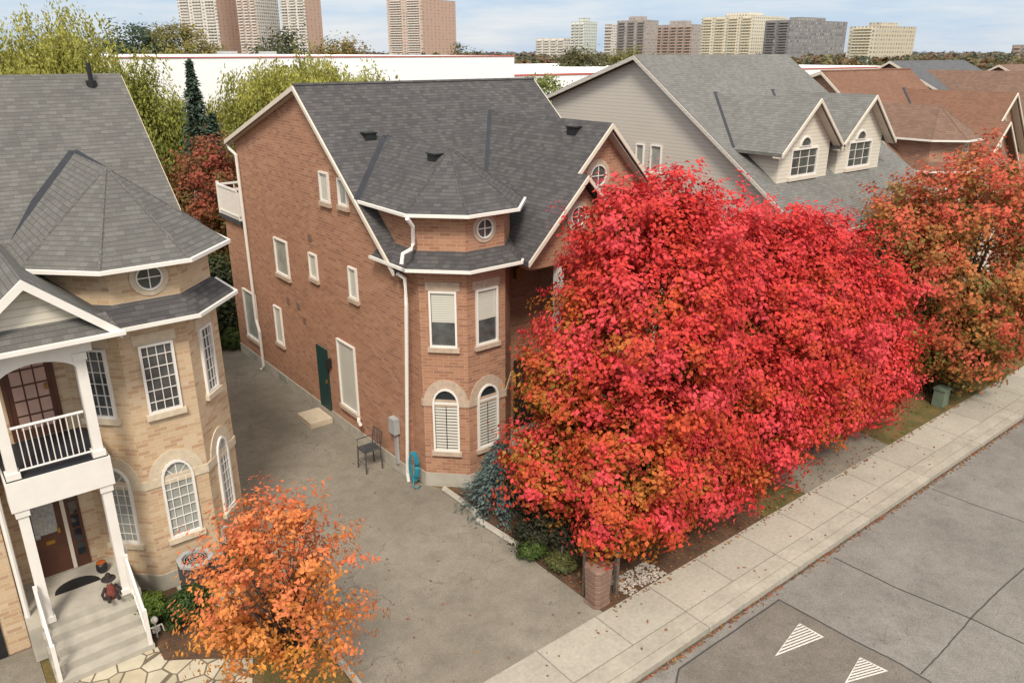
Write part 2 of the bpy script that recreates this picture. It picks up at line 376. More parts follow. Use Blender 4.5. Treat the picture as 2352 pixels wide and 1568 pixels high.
# ------------------------------------------------------------------ the brick house design (local coordinates)
def slab(m,pts,t=.12): m.prism(pts,(0,0,-t))
def rake(m,p,q,side,w=.05,d=.13):
    p=Vector(p); q=Vector(q); s=Vector(side)*w
    m.add([p,q,q+s,p+s]+[v-Vector((0,0,d)) for v in (p,q,q+s,p+s)],[(0,1,2,3),(7,6,5,4),(0,4,5,1),(1,5,6,2),(2,6,7,3),(3,7,4,0)])
TAP=1.45; TCX=1.66; TCY=1.47
def brick_house(root,brick,stone,roofm,towerm=None):
    W=8.2; rz,ry=10.15,6.3; sl=.835
    zf=lambda y: rz-sl*(ry-y)
    zr=lambda y: rz-.324*(y-ry)
    prof=[(1.45,.38),(1.45,zf(1.45)-.14),(ry,rz-.16),(11.9,zr(11.9)-.16),(11.9,5.3),(13.9,5.3),(13.9,.38)]
    MB().prism([(0,y,z) for y,z in prof],(W,0,0)).build('wall',brick,root)
    MB().box(-.03,W+.03,1.42,13.93,-.02,.375).build('foundation','concrete',root)
    m=MB(); x0,x1=-.2,W+.2
    slab(m,[(x0,1.30,zf(1.30)),(x1,1.30,zf(1.30)),(x1,ry,rz),(x0,ry,rz)])
    slab(m,[(x0,ry+.001,rz),(x1,ry+.001,rz),(x1,12.25,zr(12.25)),(x0,12.25,zr(12.25))])
    rf=m.build('roof',roofm,root)
    for xx,sd in ((x0,(-1,0,0)),(x1,(1,0,0))):
        m=MB(); rake(m,(xx,1.30,zf(1.30)-.02),(xx,ry,rz-.02),sd); rake(m,(xx,ry,rz-.02),(xx,12.25,zr(12.25)-.02),sd); m.build('bargeboard','cream',rf)
        xi=xx+.05*(1 if sd[0]<0 else -1)
        m=MB(); rake(m,(xi,1.30,zf(1.30)-.13),(xi,ry,rz-.13),(-sd[0],0,0),.16,.03); rake(m,(xi,ry,rz-.13),(xi,12.25,zr(12.25)-.13),(-sd[0],0,0),.16,.03); m.build('soffit','cream',rf)
    rc=MB(); rc.tube([(x0,ry,rz-.01),(x1,ry,rz-.01)],.06,6); rc.build('ridge_cap',roofm,rf)
    MB().box(x0,x1,12.26,12.37,zr(12.25)-.14,zr(12.25)-.03).build('gutter','white',root)
    gx,gz=5.76,9.25; lx=4.56; lz=gz-(gx-lx)
    zl=lambda x: gz-(gx-x)
    yb=lambda z: ry-(rz-z)/sl
    m=MB(); xl=2.6
    slab(m,[(xl,-.5,zl(xl)),(lx,-.5,lz),(lx,-.1,lz),(gx,-.1,gz),(gx,yb(gz)+.25,gz),(xl,yb(zl(xl))+.25,zl(xl))],.12)
    xr=8.55
    slab(m,[(gx+.001,-.1,gz),(xr,-.1,gz-(xr-gx)),(xr,yb(gz-(xr-gx))+.25,gz-(xr-gx)),(gx+.001,yb(gz)+.25,gz)],.12)
    gr=m.build('gable_roof',roofm,root)
    m=MB(); slab(m,[(lx+.001,-.5,lz),(7.2,-.5,lz-(7.2-lx)),(7.2,.3,lz-(7.2-lx)),(lx+.001,.3,lz)],.12); m.build('gable_roof',roofm,root)
    F_=(0,-1,0)
    m=MB(); rake(m,(lx,-.1,lz-.01),(gx,-.1,gz-.01),F_); rake(m,(gx,-.1,gz-.01),(xr,-.1,gz-(xr-gx)-.01),F_); m.build('bargeboard','cream',gr)
    m=MB(); rake(m,(xl,-.5,zl(xl)-.01),(lx,-.5,lz-.01),F_); rake(m,(lx,-.5,lz-.01),(7.2,-.5,lz-(7.2-lx)-.01),F_); m.build('bargeboard','cream',gr)
    m=MB(); rake(m,(lx+.2,-.06,lz+.03),(gx,-.06,gz-.17),(0,1,0),.3,.03); rake(m,(gx,-.06,gz-.17),(xr,-.06,gz-(xr-gx)-.17),(0,1,0),.3,.03); m.build('soffit','cream',gr)
    fl=MB(); a=Vector((gx,yb(gz)+.02,gz+.05)); xq=3.0; b=Vector((xq,yb(zl(xq))+.02,zl(xq)+.05)); w=Vector((.11,-.08,.0))
    fl.add([a-w,a+w,b+w,b-w],[(0,1,2,3)]); fl.build('valley_flashing','flash',root)
    MB().prism([(3.4,.25,6.75),(gx,.25,gz-.17),(8.2,.25,gz-.17-(8.2-gx)),(8.2,.25,6.2),(3.4,.25,6.2)],(0,1.15,0)).build('gable_wall',brick,root)
    MB().prism([(2.9,-.18,zl(2.9)-.16),(lx,-.18,lz-.16),(6.6,-.18,lz-.16-(6.6-lx)),(6.6,-.18,5.75),(2.9,-.18,5.75)],(0,.42,0)).build('gable_wall',brick,root)
    MB().box(4.7,8.2,.26,1.44,.38,6.19).build('wall',brick,root)
    MB().box(4.67,8.23,.22,1.41,-.02,.375).build('foundation','concrete',root)
    MB().box(3.95,4.15,-.12,.08,.3,5.75).build('porch_column','white',root)
    MB().box(2.9,4.69,-.15,1.43,-.02,.3).build('porch_floor','concrete',root)
    Fg=frame((gx,.25,0),(0,-1)); round_window(root,Fg,-.12,7.85,.3,'stone',.14)
    Fg=frame((lx,-.18,0),(0,-1)); round_window(root,Fg,-.02,6.95,.27,'stone',.13)
    tower(root,TCX,TCY,TAP,brick,stone,towerm or roofm,6.1,7.42,8.78,4.62,3.05,[(225,.70),(270,.68)],None,('half','shutter'))
    Fr=frame((TCX,TCY-TAP+.02,0),(0,-1)); round_window(root,Fr,-.02,6.98,.25,stone,.1)
    Fd=frame((4.2,1.45,0),(0,-1)); door(root,Fd,-.45,.4,.4,2.5,'door_shaded',casing='door_shaded')
    Fw=frame((6.6,.26,0),(0,-1)); window(root,Fw,-.6,.6,3.9,5.4,0,(4,3),'half',stone)
    MB().obox(Fw,-1.3,1.2,.03,2.4,-.02,.03).build('garage_door','cream',root)
    return rf
main=thing('brick_house','three storey red brick house with charcoal roof and octagonal corner tower behind the crimson maple','house',(9.54,15.1,0),world=False)
rf=brick_house(main,'brick_red','stone','shingle_dark')
def L(p): return (p[0]-9.54,p[1]-15.1,p[2])
Fs=frame((0,0,0),(-1,0))
def sidewin(xl,xr,yt,yb_,fill,**kw):
    xm=(xl+xr)/2; ym=(yt+yb_)/2
    y0=at_u(xr,ym,9.54)[1]-15.1; y1=at_u(xl,ym,9.54)[1]-15.1
    z1=at_u(xm,yt,9.54)[2]; z0=at_u(xm,yb_,9.54)[2]
    return window(main,Fs,-y1,-y0,z0,z1,0,None,fill,'stone',**kw)
for w in [(737,757,395,463,'blind'),(779,799,411,472,'curtain'),(635,663,551,630,'curtain'),(713,730,583,638,'blind'),(804,822,615,685,'blind'),(566,592,672,773,'curtain'),(635,650,706,785,'blind'),(782,820,790,935,'blind')]: sidewin(*w)
def sy(px,py): p=L(at_u(px,py,9.54)); return p[1],p[2]
a,_=sy(757,865); b,_=sy(734,865); z1=sy(745,800)[1]
d=door(main,Fs,-b,-a,.32,z1,'door_green',casing=None)
y,z=sy(760,833); MB().obox(Fs,-y-.06,-y+.06,z-.14,z+.14,.0,.16).build('wall_lamp','black',main)
for px,py in ((652,860),(584,818)):
    y,z=sy(px,py); MB().obox(Fs,-y-.35,-y+.35,.12,.36,.03,.05).build('basement_window','glass_light',main)
for px,py in ((712,545),(663,690),(686,702),(700,735)):
    y,z=sy(px,py); MB().obox(Fs,-y-.1,-y+.1,z-.1,z+.1,-.01,.03).build('wall_vent','bin',main)
def pipe(pts,u,r=.05,name='downpipe'):
    m=MB(); m.tube([L(at_u(x,y,u)) for x,y in pts],r,8); return m.build(name,'white',main)
m=MB()
m.tube([(-.15,12.28,8.1),(-.12,12.1,7.9),(-.07,11.75,7.75),(-.07,11.7,3.0),(-.07,11.7,1.9),(-.07,11.5,1.5),(-.07,11.5,.15),(-.2,11.5,.05)],.055,8); m.build('downpipe','white',main)
pipe([(903,612),(905,622),(930,640),(933,700),(936,1085),(939,1105)],9.44)
m=MB(); P=[at_u(935,502,9.3),at_u(948,520,9.5),at_u(949,560,9.62),at_u(944,573,9.4),at_u(925,583,9.2),at_u(922,607,9.12)]
m.tube([L(p) for p in P],.05,8); m.build('downpipe','white',main)
MB().box(-.12,8.2,11.95,14.1,5.31,5.45).build('balcony_deck','flash',main)
m=MB()
m.box(-.1,-.05,12.0,14.05,6.45,6.52); m.box(-.1,-.05,12.0,14.05,5.55,5.6); m.box(-.1,8.1,14.0,14.06,6.45,6.52)
for k in range(18): m.box(-.09,-.06,12.05+k*.115,12.08+k*.115,5.45,6.46)
m.box(-.12,-.03,13.98,14.08,5.45,6.6); m.box(-.12,-.03,12.0,12.08,5.45,6.6)
for k in range(20): m.box(.1+k*.4,.13+k*.4,14.01,14.04,5.45,6.46)
m.build('balcony_railing','white',main)
def roofvent(px,py,plane):
    a,b,dd=ray(px,py); t=plane(a,b,dd); p=Vector(L((a*t,b*t,HC+dd*t)))
    m=MB(); m.box(p.x-.17,p.x+.17,p.y-.17,p.y+.17,p.z-.2,p.z+.05); m.box(p.x-.2,p.x+.2,p.y-.2,p.y+.2,p.z+.045,p.z+.08); m.build('roof_vent','black',rf)
roofvent(845,310,lambda a,b,dd: (10.15-.835*21.4-11)/(dd-.835*b))
roofvent(1322,296,lambda a,b,dd: (9.25-15.3-11)/(dd-a))
sl2=(8.78-7.42)/(TAP+.34)
roofvent(1003,358,lambda a,b,dd: (8.78-sl2*(9.54+TCX)-11)/(dd-sl2*a))
y,z=sy(913,972); MB().obox(Fs,-y-.15,-y+.15,z-.25,z+.2,.02,.2).obox(Fs,-y-.06,-y+.06,z-1.2,z-.249,.02,.1).build('electric_meter','metal_grey',main)
m=MB(); m.tube([L(at_u(824,958,9.5)),L(at_u(824,968,9.4)),L(at_u(828,975,9.3))],.05,8); m.build('vent_pipe','white',main)
MB().box(3.35,3.5,.9,1.06,5.2,5.5).build('wall_lamp','lantern',main)
# ------------------------------------------------------------------ left house
LH=thing('brick_house','tan brick house at left with white two level porch and octagonal shingled tower','house',(0,20,0))
rz,rv,sl=10.5,22.3,.835
zf=lambda v: rz-sl*(rv-v)
MB().prism([(-7,17.5,.38),(-7,17.5,zf(17.5)-.14),(-7,rv,rz-.16),(-7,29,rz-.16-.35*(29-rv)),(-7,29,.38)],(12.0,0,0)).build('wall','brick_tan',LH)
MB().box(-7,5.03,17.47,29.03,-.02,.375).build('foundation','concrete',LH)
m=MB(); slab(m,[(-7.4,16.9,zf(16.9)),(5.2,16.9,zf(16.9)),(5.2,rv,rz),(-7.4,rv,rz)]); slab(m,[(-7.4,rv+.001,rz),(5.2,rv+.001,rz),(5.2,29.4,rz-.35*(29.4-rv)),(-7.4,29.4,rz-.35*(29.4-rv))])
lrf=m.build('roof','shingle_grey',LH)
m=MB(); rake(m,(5.2,16.9,zf(16.9)-.05),(5.2,rv,rz-.05),(1,0,0),.03,.12); rake(m,(5.2,rv,rz-.05),(5.2,29.4,rz-.35*(29.4-rv)-.05),(1,0,0),.03,.12); m.build('bargeboard','stone_tan',lrf)
sp=(4.45,22.0,10.2); m=MB(); m.tube([sp,(4.45,22.0,10.75)],.055,8); m.tube([sp,(4.45,22.0,10.35)],.12,8); m.build('vent_stack','black',lrf)
TC=(3.5,17.34); AP=1.55
tower(LH,TC[0],TC[1],AP,'brick_tan','stone_tan','shingle_grey',6.12,7.25,8.85,20.35,18.45,[(270,.66),(225,.68),(315,.5)],(4,6),('mid','curtain'),lift=.12,ol=.4,ot=.38,skirt='shingle_dark')
round_window(LH,frame((TC[0],TC[1]-AP+.02,0),(0,-1)),.1,6.92,.25,'stone_tan',.11)
MB().box(-.3,2.45,16.65,17.49,.38,6.3).build('wall','brick_tan',LH)
MB().box(.3,2.3,15.05,16.64,.0,.75).build('porch_floor','concrete',LH)
prof=[(15.049,-.02),(15.049,.6)]
for k in range(4):
    y=15.049-.25*k; z=.6-.165*k
    prof+=[(y-.25,z),(y-.25,max(z-.165,-.02))]
MB().prism([(.5,y,z) for y,z in prof],(1.7,0,0)).build('steps','concrete',LH)
def column(u,v,z0,z1,w):
    m=MB(); m.box(u-w,u+w,v-w,v+w,z0,z1); m.box(u-w-.03,u+w+.03,v-w-.03,v+w+.03,z0,z0+.12); m.box(u-w-.03,u+w+.03,v-w-.03,v+w+.03,z1-.14,z1-.001); return m.build('column','white',LH)
for u in (.66,2.06):
    column(u,15.14,.75,3.25,.085); column(u,15.14,3.87,5.95,.085)
MB().box(.5,2.22,15.0,15.28,3.25,3.84).box(.5,.75,15.281,16.64,3.25,3.84).box(1.97,2.22,15.281,16.64,3.25,3.84).build('beam','white',LH)
MB().box(.53,2.19,15.03,16.64,3.841,3.868).build('balcony_floor','flash',LH)
MB().box(.76,1.96,15.29,16.63,3.7,3.80).build('porch_ceiling','white',LH)
m=MB(); n=14; F0=frame((1.36,15.05,0),(0,-1)); top=6.3
A=[(.72*math.cos(math.pi*k/n),5.5+.42*math.sin(math.pi*k/n)) for k in range(n+1)]
for cc in (0,-.2):
    for k in range(n): m.add([F0(A[k][0],A[k][1],cc),F0(A[k+1][0],A[k+1][1],cc),F0(A[k+1][0],top,cc),F0(A[k][0],top,cc)],[(0,1,2,3)])
for k in range(n): m.add([F0(A[k][0],A[k][1],0),F0(A[k+1][0],A[k+1][1],0),F0(A[k+1][0],A[k+1][1],-.2),F0(A[k][0],A[k][1],-.2)],[(0,1,2,3)])
m.obox(F0,-.92,-.72,5.955,top,-.2,0); m.obox(F0,.72,.92,5.955,top,-.2,0)
m.box(2.08,2.28,15.26,16.64,5.95,6.3); m.box(.44,.62,15.26,16.64,5.95,6.3)
m.build('arch','white',LH)
m=MB(); px_,pz=1.4,7.5; e=1.35; sl=.85
for sg in (-1,1):
    slab(m,[(px_,14.75,pz),(px_+sg*e,14.75,pz-e*sl),(px_+sg*e,18.6,pz-e*sl),(px_,18.6,pz)],.08)
pr=m.build('porch_roof','shingle_grey',LH)
m=MB()
for sg in (-1,1): rake(m,(px_,14.75,pz-.01),(px_+sg*e,14.75,pz-e*sl-.01),(0,-1,0),.05,.17); 
m.build('bargeboard','white',pr)
MB().prism([(px_-1.1,15.0,6.42),(px_+1.1,15.0,6.42),(px_,15.0,pz-.12)],(0,.1,0)).build('gable_wall','siding_cream',LH)
m=MB(); m.add([(px_-1.35,14.7,6.32),(px_+1.35,14.7,6.32),(px_+1.2,15.01,6.62),(px_-1.2,15.01,6.62)],[(0,1,2,3)]); m.build('pent_roof','shingle_grey',LH)
MB().box(px_-1.4,px_+1.4,14.6,14.7,6.26,6.33).build('gutter','white',LH)
MB().box(px_-1.2,px_+1.2,14.72,16.64,6.3,6.315).build('soffit','cream',LH)
MB().box(2.66,2.73,14.8,15.7,6.29,6.35).build('gutter','white',LH)
Fp=frame((0,16.65,0),(0,-1))
d=door(LH,Fp,.95,1.72,3.9,5.8,'door_brown',casing='door_brown')
for i in range(3):
    for j in range(5): MB().obox(Fp,1.04+i*.21,1.22+i*.21,4.1+j*.31,4.37+j*.31,.036,.045).build('pane','door_pane',d)
d=door(LH,Fp,.78,1.38,.77,2.75,'door_brown',casing='cream')
MB().obox(Fp,.9,1.26,1.75,2.5,.036,.046).build('pane','glass_light',d)
MB().obox(Fp,1.0,1.16,1.5,1.58,.036,.05).build('letter_slot','lantern',d)
sl_=MB().obox(Fp,1.46,1.72,.77,2.75,-.02,.035).build('sidelight','door_brown',LH)
for j in range(5): MB().obox(Fp,1.52,1.66,1.05+j*.33,1.33+j*.33,.036,.045).build('pane','glass',sl_)
def railing(p,q,h0,h1,n,name='railing',post=True):
    p=Vector(p); q=Vector(q); m=MB(); Z=Vector((0,0,1))
    m.tube([p+Z*h1,q+Z*h1],.028,6); r=m.build(name,'white',LH)
    m=MB(); m.tube([p+Z*h0,q+Z*h0],.02,6); m.build('bottom_rail','white',r)
    for k in range(1,n):
        a=p+(q-p)*k/n; mm=MB(); mm.tube([a+Z*h0,a+Z*h1],.011,5); mm.build('baluster','white',r)
    if post:
        for a in (p,q): mm=MB(); mm.box(a.x-.035,a.x+.035,a.y-.035,a.y+.035,a.z,a.z+h1+.06); mm.build('post','white',r)
railing((.78,15.08,3.9),(1.94,15.08,3.9),.10,.92,12,post=False)
railing((2.14,15.0,.75),(2.14,14.1,.0),.12,.85,7); railing((.56,15.0,.75),(.56,14.1,.0),.12,.85,7)
railing((2.2,15.2,.75),(2.2,16.4,.75),.12,.85,8,post=False)
MB().box(-6.5,.29,15.6,17.49,0,3.9).build('garage_wall','brick_tan',LH)
MB().obox(frame((-1.6,15.6,0),(0,-1)),-1.5,1.5,.02,2.3,-.02,.03).build('garage_door','black',LH)
m=MB(); slab(m,[(-6.7,15.2,3.85),(.42,15.2,3.85),(.42,17.49,5.2),(-6.7,17.49,5.2)]); m.build('garage_roof','shingle_grey',LH)
m=MB(); m.tube([(.36,15.52,3.8),(.36,15.52,.1)],.05,8); m.build('downpipe','white',LH)
Fq=frame((TC[0]+AP*.7071,TC[1]-AP*.7071,0),(1,-1)); MB().obox(Fq,-.5,-.3,.55,.9,.0,.1).build('electric_meter','metal_grey',LH)
# ------------------------------------------------------------------ grey house with dormers
GH=thing('grey_house','grey sided house with pale grey roof and two cream dormers','house',(23,20,0))
rz,rv,sl=10.9,21.3,.68; zf=lambda v: rz-sl*(rv-v); zr=lambda v: rz-.33*(v-rv)
MB().prism([(23,14.2,.0),(23,14.2,zf(14.2)-.15),(23,rv,rz-.16),(23,26.2,zr(26.2)-.16),(23,26.2,0)],(9.2,0,0)).build('wall','siding_grey',GH)
m=MB(); x0,x1=22.7,32.5
slab(m,[(x0,13.3,zf(13.3)),(x1,13.3,zf(13.3)),(x1,rv,rz),(x0,rv,rz)]); slab(m,[(x0,rv+.001,rz),(x1,rv+.001,rz),(x1,26.6,zr(26.6)),(x0,26.6,zr(26.6))])
grf=m.build('roof','shingle_pale',GH)
m=MB(); rake(m,(x0,13.3,zf(13.3)-.03),(x0,rv,rz-.03),(-1,0,0),.04,.14); rake(m,(x0,rv,rz-.03),(x0,26.6,zr(26.6)-.03),(-1,0,0),.04,.14); m.build('bargeboard','siding_grey',grf)
MB().box(x0,x1,13.18,13.29,zf(13.3)-.14,zf(13.3)-.02).build('gutter','cream',GH)
for px_ in (25.1,28.75):
    fv=15.3; pz=9.55; e=1.92; s2=.88; hw=1.52
    dz=pz-.12
    b=lambda z: rv-(rz-z)/sl
    dr=MB().prism([(px_-hw,fv,zf(fv)-.3),(px_+hw,fv,zf(fv)-.3),(px_+hw,fv,dz-hw*s2),(px_,fv,dz),(px_-hw,fv,dz-hw*s2)],(0,4.2,0)).build('dormer_wall','siding_cream',GH)
    m=MB(); ez=pz-e*s2
    for sg in (-1,1):
        slab(m,[(px_+.0005*sg,fv-.35,pz),(px_+sg*e,fv-.35,ez),(px_+sg*e,b(ez)+.2,ez),(px_+.0005*sg,b(pz)+.25,pz)],.1)
    m.build('dormer_roof','shingle_pale',GH)
    m=MB()
    for sg in (-1,1): rake(m,(px_,fv-.35,pz-.01),(px_+sg*e,fv-.35,ez-.01),(0,-1,0),.05,.13)
    m.build('bargeboard','cream',dr); m=MB()
    for sg in (-1,1): rake(m,(px_,fv-.3,pz-.13),(px_+sg*e,fv-.3,ez-.13),(0,1,0),.29,.03)
    m.build('soffit','cream',dr)
    fl=MB(); a=Vector((px_-e,b(ez)+.05,ez+.05)); q=Vector((px_,b(pz)+.05,pz+.05)); w=Vector((.1,-.07,0)); fl.add([a-w,a+w,q+w,q-w],[(0,1,2,3)]); fl.build('valley_flashing','flash',dr)
    Fd=frame((px_-.05,fv,0),(0,-1)); window(GH,Fd,-.82,.82,6.95,7.92,.0,(3,3),'mid','cream',fw=.065)
    mm=MB(); n=12
    A=[(.36*math.cos(math.pi*k/n),7.96+.34*math.sin(math.pi*k/n)) for k in range(n+1)]; B=[(.29*math.cos(math.pi*k/n),7.98+.27*math.sin(math.pi*k/n)) for k in range(n+1)]
    mm.ring(Fd,A,B,0,.06); w=mm.build('arched_window','white',GH); MB().poly([Fd(x,y,.006) for x,y in B]).build('pane','glass_mid',w)
Fg=frame((23,0,0),(-1,0))
for xl,xr,yt,yb_ in ((1461,1480,330,385),(1494,1520,333,398)):
    v0=at_u(xr,(yt+yb_)/2,23)[1]; v1=at_u(xl,(yt+yb_)/2,23)[1]; xm=(xl+xr)/2
    window(GH,Fg,-v1,-v0,at_u(xm,yb_,23)[2],at_u(xm,yt,23)[2],0,None,'curtain','cream')
H4=thing('brick_house','rust roofed brick house beyond the grey sided house','house',(9.54+26.3,15.1,0),world=False)
brick_house(H4,'brick_brown','stone','shingle_rust','shingle_brown')
def plain_house(u0,u1,v0,rv,v1,rz,ez,wallm,roofm,label,gable=None):
    h=thing('house',label,'house',((u0+u1)/2,v0,0)); sl=(rz-ez)/(rv-v0)
    MB().prism([(u0,v0+.3,0),(u0,v0+.3,ez),(u0,rv,rz-.16),(u0,v1-.3,ez+.6),(u0,v1-.3,0)],(u1-u0,0,0)).build('wall',wallm,h)
    m=MB(); slab(m,[(u0-.3,v0,ez),(u1+.3,v0,ez),(u1+.3,rv,rz),(u0-.3,rv,rz)]); slab(m,[(u0-.3,rv+.001,rz),(u1+.3,rv+.001,rz),(u1+.3,v1,ez+.5),(u0-.3,v1,ez+.5)]); r=m.build('roof',roofm,h)
    m=MB(); rake(m,(u0-.3,v0,ez-.01),(u0-.3,rv,rz-.01),(-1,0,0)); rake(m,(u0-.3,rv,rz-.01),(u0-.3,v1,ez+.49),(-1,0,0)); m.build('bargeboard','cream',r)
    if gable:
        gx,gm=gable; gz=rz-.5; w=2.6; m=MB(); bb=lambda z: rv-(rz-z)/sl
        for sg in (-1,1): slab(m,[(gx+.001*sg,v0-.8,gz),(gx+sg*w,v0-.8,gz-w*.9),(gx+sg*w,bb(gz-w*.9)+.3,gz-w*.9),(gx+.001*sg,bb(gz)+.3,gz)],.12)
        m.build('gable_roof',gm,h)
        MB().prism([(gx-2.2,v0-.4,0),(gx+2.2,v0-.4,0),(gx+2.2,v0-.4,gz-2.2*.9-.1),(gx,v0-.4,gz-.14),(gx-2.2,v0-.4,gz-2.2*.9-.1)],(0,.69,0)).build('gable_wall',wallm,h)
        m=MB()
        for sg in (-1,1): rake(m,(gx,v0-.8,gz-.01),(gx+sg*w,v0-.8,gz-w*.9-.01),(0,-1,0))
        m.build('bargeboard','cream',r)
    Fw=frame((u0,0,0),(-1,0))
    for vv in (rv-3,rv+1): window(h,Fw,-vv-.5,-vv+.5,4.2,5.6,0,None,'blind','stone')
    Fw=frame(((u0+u1)/2,v0+.3,0),(0,-1))
    for aa in (-2.5,0,2.5): window(h,Fw,aa-.5,aa+.5,4.0,5.3,0,(2,3),'half','stone'); window(h,Fw,aa-.5,aa+.5,1.1,2.6,0,(2,3),'half','stone')
    return h
plain_house(48.3,57.5,17,24.5,30,10.5,6.8,'brick_brown','shingle_slate','slate roofed house standing behind the rust roofed brick house',gable=(50.5,'shingle_brown'))
plain_house(60,68,16,23,29,10.2,6.6,'brick_red','shingle_brown','brown roofed brick house farthest along the row',gable=(62,'shingle_rust'))
plain_house(71,80,16,23,29,10.0,6.6,'siding_cream','shingle_rust','cream sided house with rust roof at the far right edge')
# ------------------------------------------------------------------ warehouses
WH=thing('warehouse','long white flat roofed warehouse with thin red roof edge','warehouse',(20,51,0))
MB().box(-20,40.8,51,120,0,10.72).build('wall','white_wall',WH); MB().sweep([(-20,120),(-20,51),(40.8,51),(40.8,120)],0,.05,10.66,10.73).build('roof_edge','red_trim',WH)
for k in range(5): 
    x=6+k*8; MB().box(x,x+1.4,85+(k%3)*9,87+(k%3)*9,10.72,11.05).build('roof_unit','metal_grey',WH)
WH2=thing('warehouse','lower white warehouse with red roof edge beyond the small green tree','warehouse',(60,70,0))
MB().box(46,140,70,130,0,8.7).build('wall','white_wall',WH2); MB().sweep([(46,130),(46,70),(140,70)],0,.06,8.5,8.71).build('roof_edge','red_trim',WH2)
# ------------------------------------------------------------------ apartment towers
def apartment(px0,px1,ytop,split,D,floors,wl,wr,stack,label,ang=35,ncol=3,base=0.0,pent=True):
    xm=px0+(px1-px0)*split
    def azp(px):
        xc=(px-1176)/FPX; dep=D*ct+5*st; X=xc*dep; return Vector((cu*X+su*D,-su*X+cu*D,0))
    P=azp(xm); yc=(784-ytop)/FPX; h=(D*st-yc*D*ct)/(ct+yc*st); top=HC-h
    r=P.normalized(); rt=Vector((r.y,-r.x,0)); mpp=P.length/ FPX
    a=R(ang); wL=(xm-px0)*mpp/math.cos(a); wR=(px1-xm)*mpp/math.sin(a)
    tl=(-math.cos(a)*rt+math.sin(a)*r); tr=(math.sin(a)*rt+math.cos(a)*r)
    o=thing('apartment_tower',label,'apartment building',tuple(P))
    Z=Vector((0,0,1)); c0=P+Z*base; A=[c0,c0+tl*wL,c0+tl*wL+tr*wR,c0+tr*wR]; T=Z*(top-base)
    MB().add([A[0],A[1],A[1]+T,A[0]+T,A[2],A[2]+T],[(0,1,2,3),(1,4,5,2)]).build('wall',wl,o)
    MB().add([A[0],A[3],A[3]+T,A[0]+T,A[2],A[2]+T],[(0,1,2,3),(1,4,5,2)]).build('wall',wr,o)
    MB().poly([q+T+Z*.05 for q in A]).build('roof','concrete',o)
    fh=(top-base)/floors; nl=-tr; 
    for k in range(ncol):
        f0=(k+.18)/ncol; f1=(k+.82)/ncol; m=MB()
        for j in range(1,floors):
            z=j*fh
            q0=A[0]+tl*wL*f0+Z*z; q1=A[0]+tl*wL*f1+Z*z; out=nl*1.5
            hgt=Z*(fh*.36)
            m.add([q0,q1,q1+out,q0+out]+[x+hgt for x in (q0,q1,q1+out,q0+out)],[(0,1,2,3),(4,5,6,7),(0,1,5,4),(1,2,6,5),(2,3,7,6),(3,0,4,7)])
        m.build('balcony_stack',stack,o)
    if pent:
        cc=(A[0]+A[2])/2+T; m=MB(); q=.22
        B=[cc-tl*wL*q-tr*wR*q,cc+tl*wL*q-tr*wR*q,cc+tl*wL*q+tr*wR*q,cc-tl*wL*q+tr*wR*q]
        m.prism([tuple(x) for x in B],(0,0,fh*1.4)); m.build('penthouse',wr,o)
    return o
WN=(.09,.09,.095)
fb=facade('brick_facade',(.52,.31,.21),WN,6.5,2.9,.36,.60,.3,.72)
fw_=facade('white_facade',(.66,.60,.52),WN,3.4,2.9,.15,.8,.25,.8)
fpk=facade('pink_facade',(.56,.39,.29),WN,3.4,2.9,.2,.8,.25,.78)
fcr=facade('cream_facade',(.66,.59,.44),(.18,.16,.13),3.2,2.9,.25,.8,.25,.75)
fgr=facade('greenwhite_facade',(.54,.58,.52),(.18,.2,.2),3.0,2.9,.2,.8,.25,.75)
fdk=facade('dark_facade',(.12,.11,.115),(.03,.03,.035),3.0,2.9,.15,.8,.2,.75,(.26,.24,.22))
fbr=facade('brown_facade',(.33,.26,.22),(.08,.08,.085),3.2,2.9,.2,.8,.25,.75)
fcr_shade=facade('shaded_cream_facade',(.48,.40,.27),(.10,.10,.095),3.2,2.9,.25,.75,.25,.7)  # darker cream: shade of the side away from the sun, put into the colour
pb=plain('balcony_white',(.66,.62,.57),.7,.1,.03); pbk=plain('balcony_brick',(.46,.32,.25),.7,.1,.05); pdk=plain('balcony_dark',(.24,.22,.21),.7,.1,.05); pcr=plain('balcony_cream',(.68,.61,.47),.7,.1,.05)
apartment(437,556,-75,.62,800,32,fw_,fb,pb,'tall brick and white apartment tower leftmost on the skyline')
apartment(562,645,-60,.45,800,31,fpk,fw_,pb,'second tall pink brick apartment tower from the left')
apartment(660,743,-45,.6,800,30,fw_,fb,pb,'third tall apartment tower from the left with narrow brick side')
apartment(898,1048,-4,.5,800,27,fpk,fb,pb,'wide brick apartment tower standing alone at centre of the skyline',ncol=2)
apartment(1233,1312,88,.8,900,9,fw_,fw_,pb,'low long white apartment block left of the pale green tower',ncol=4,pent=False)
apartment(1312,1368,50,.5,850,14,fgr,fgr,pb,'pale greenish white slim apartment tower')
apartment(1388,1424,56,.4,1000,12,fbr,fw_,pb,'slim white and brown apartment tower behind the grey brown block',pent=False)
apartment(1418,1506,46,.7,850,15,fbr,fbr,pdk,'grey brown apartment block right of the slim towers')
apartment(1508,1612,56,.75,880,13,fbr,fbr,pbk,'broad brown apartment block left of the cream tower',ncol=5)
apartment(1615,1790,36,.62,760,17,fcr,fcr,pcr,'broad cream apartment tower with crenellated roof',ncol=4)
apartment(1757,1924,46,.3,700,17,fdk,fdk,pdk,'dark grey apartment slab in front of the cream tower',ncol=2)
apartment(1953,2078,60,.42,620,14,fcr,fcr_shade,pcr,'yellow beige apartment block rightmost of the tall group',ncol=1)
apartment(2335,2400,103,.5,900,5,fbr,fbr,pbk,'small distant brown block at the right edge of the skyline',ncol=2,pent=False)
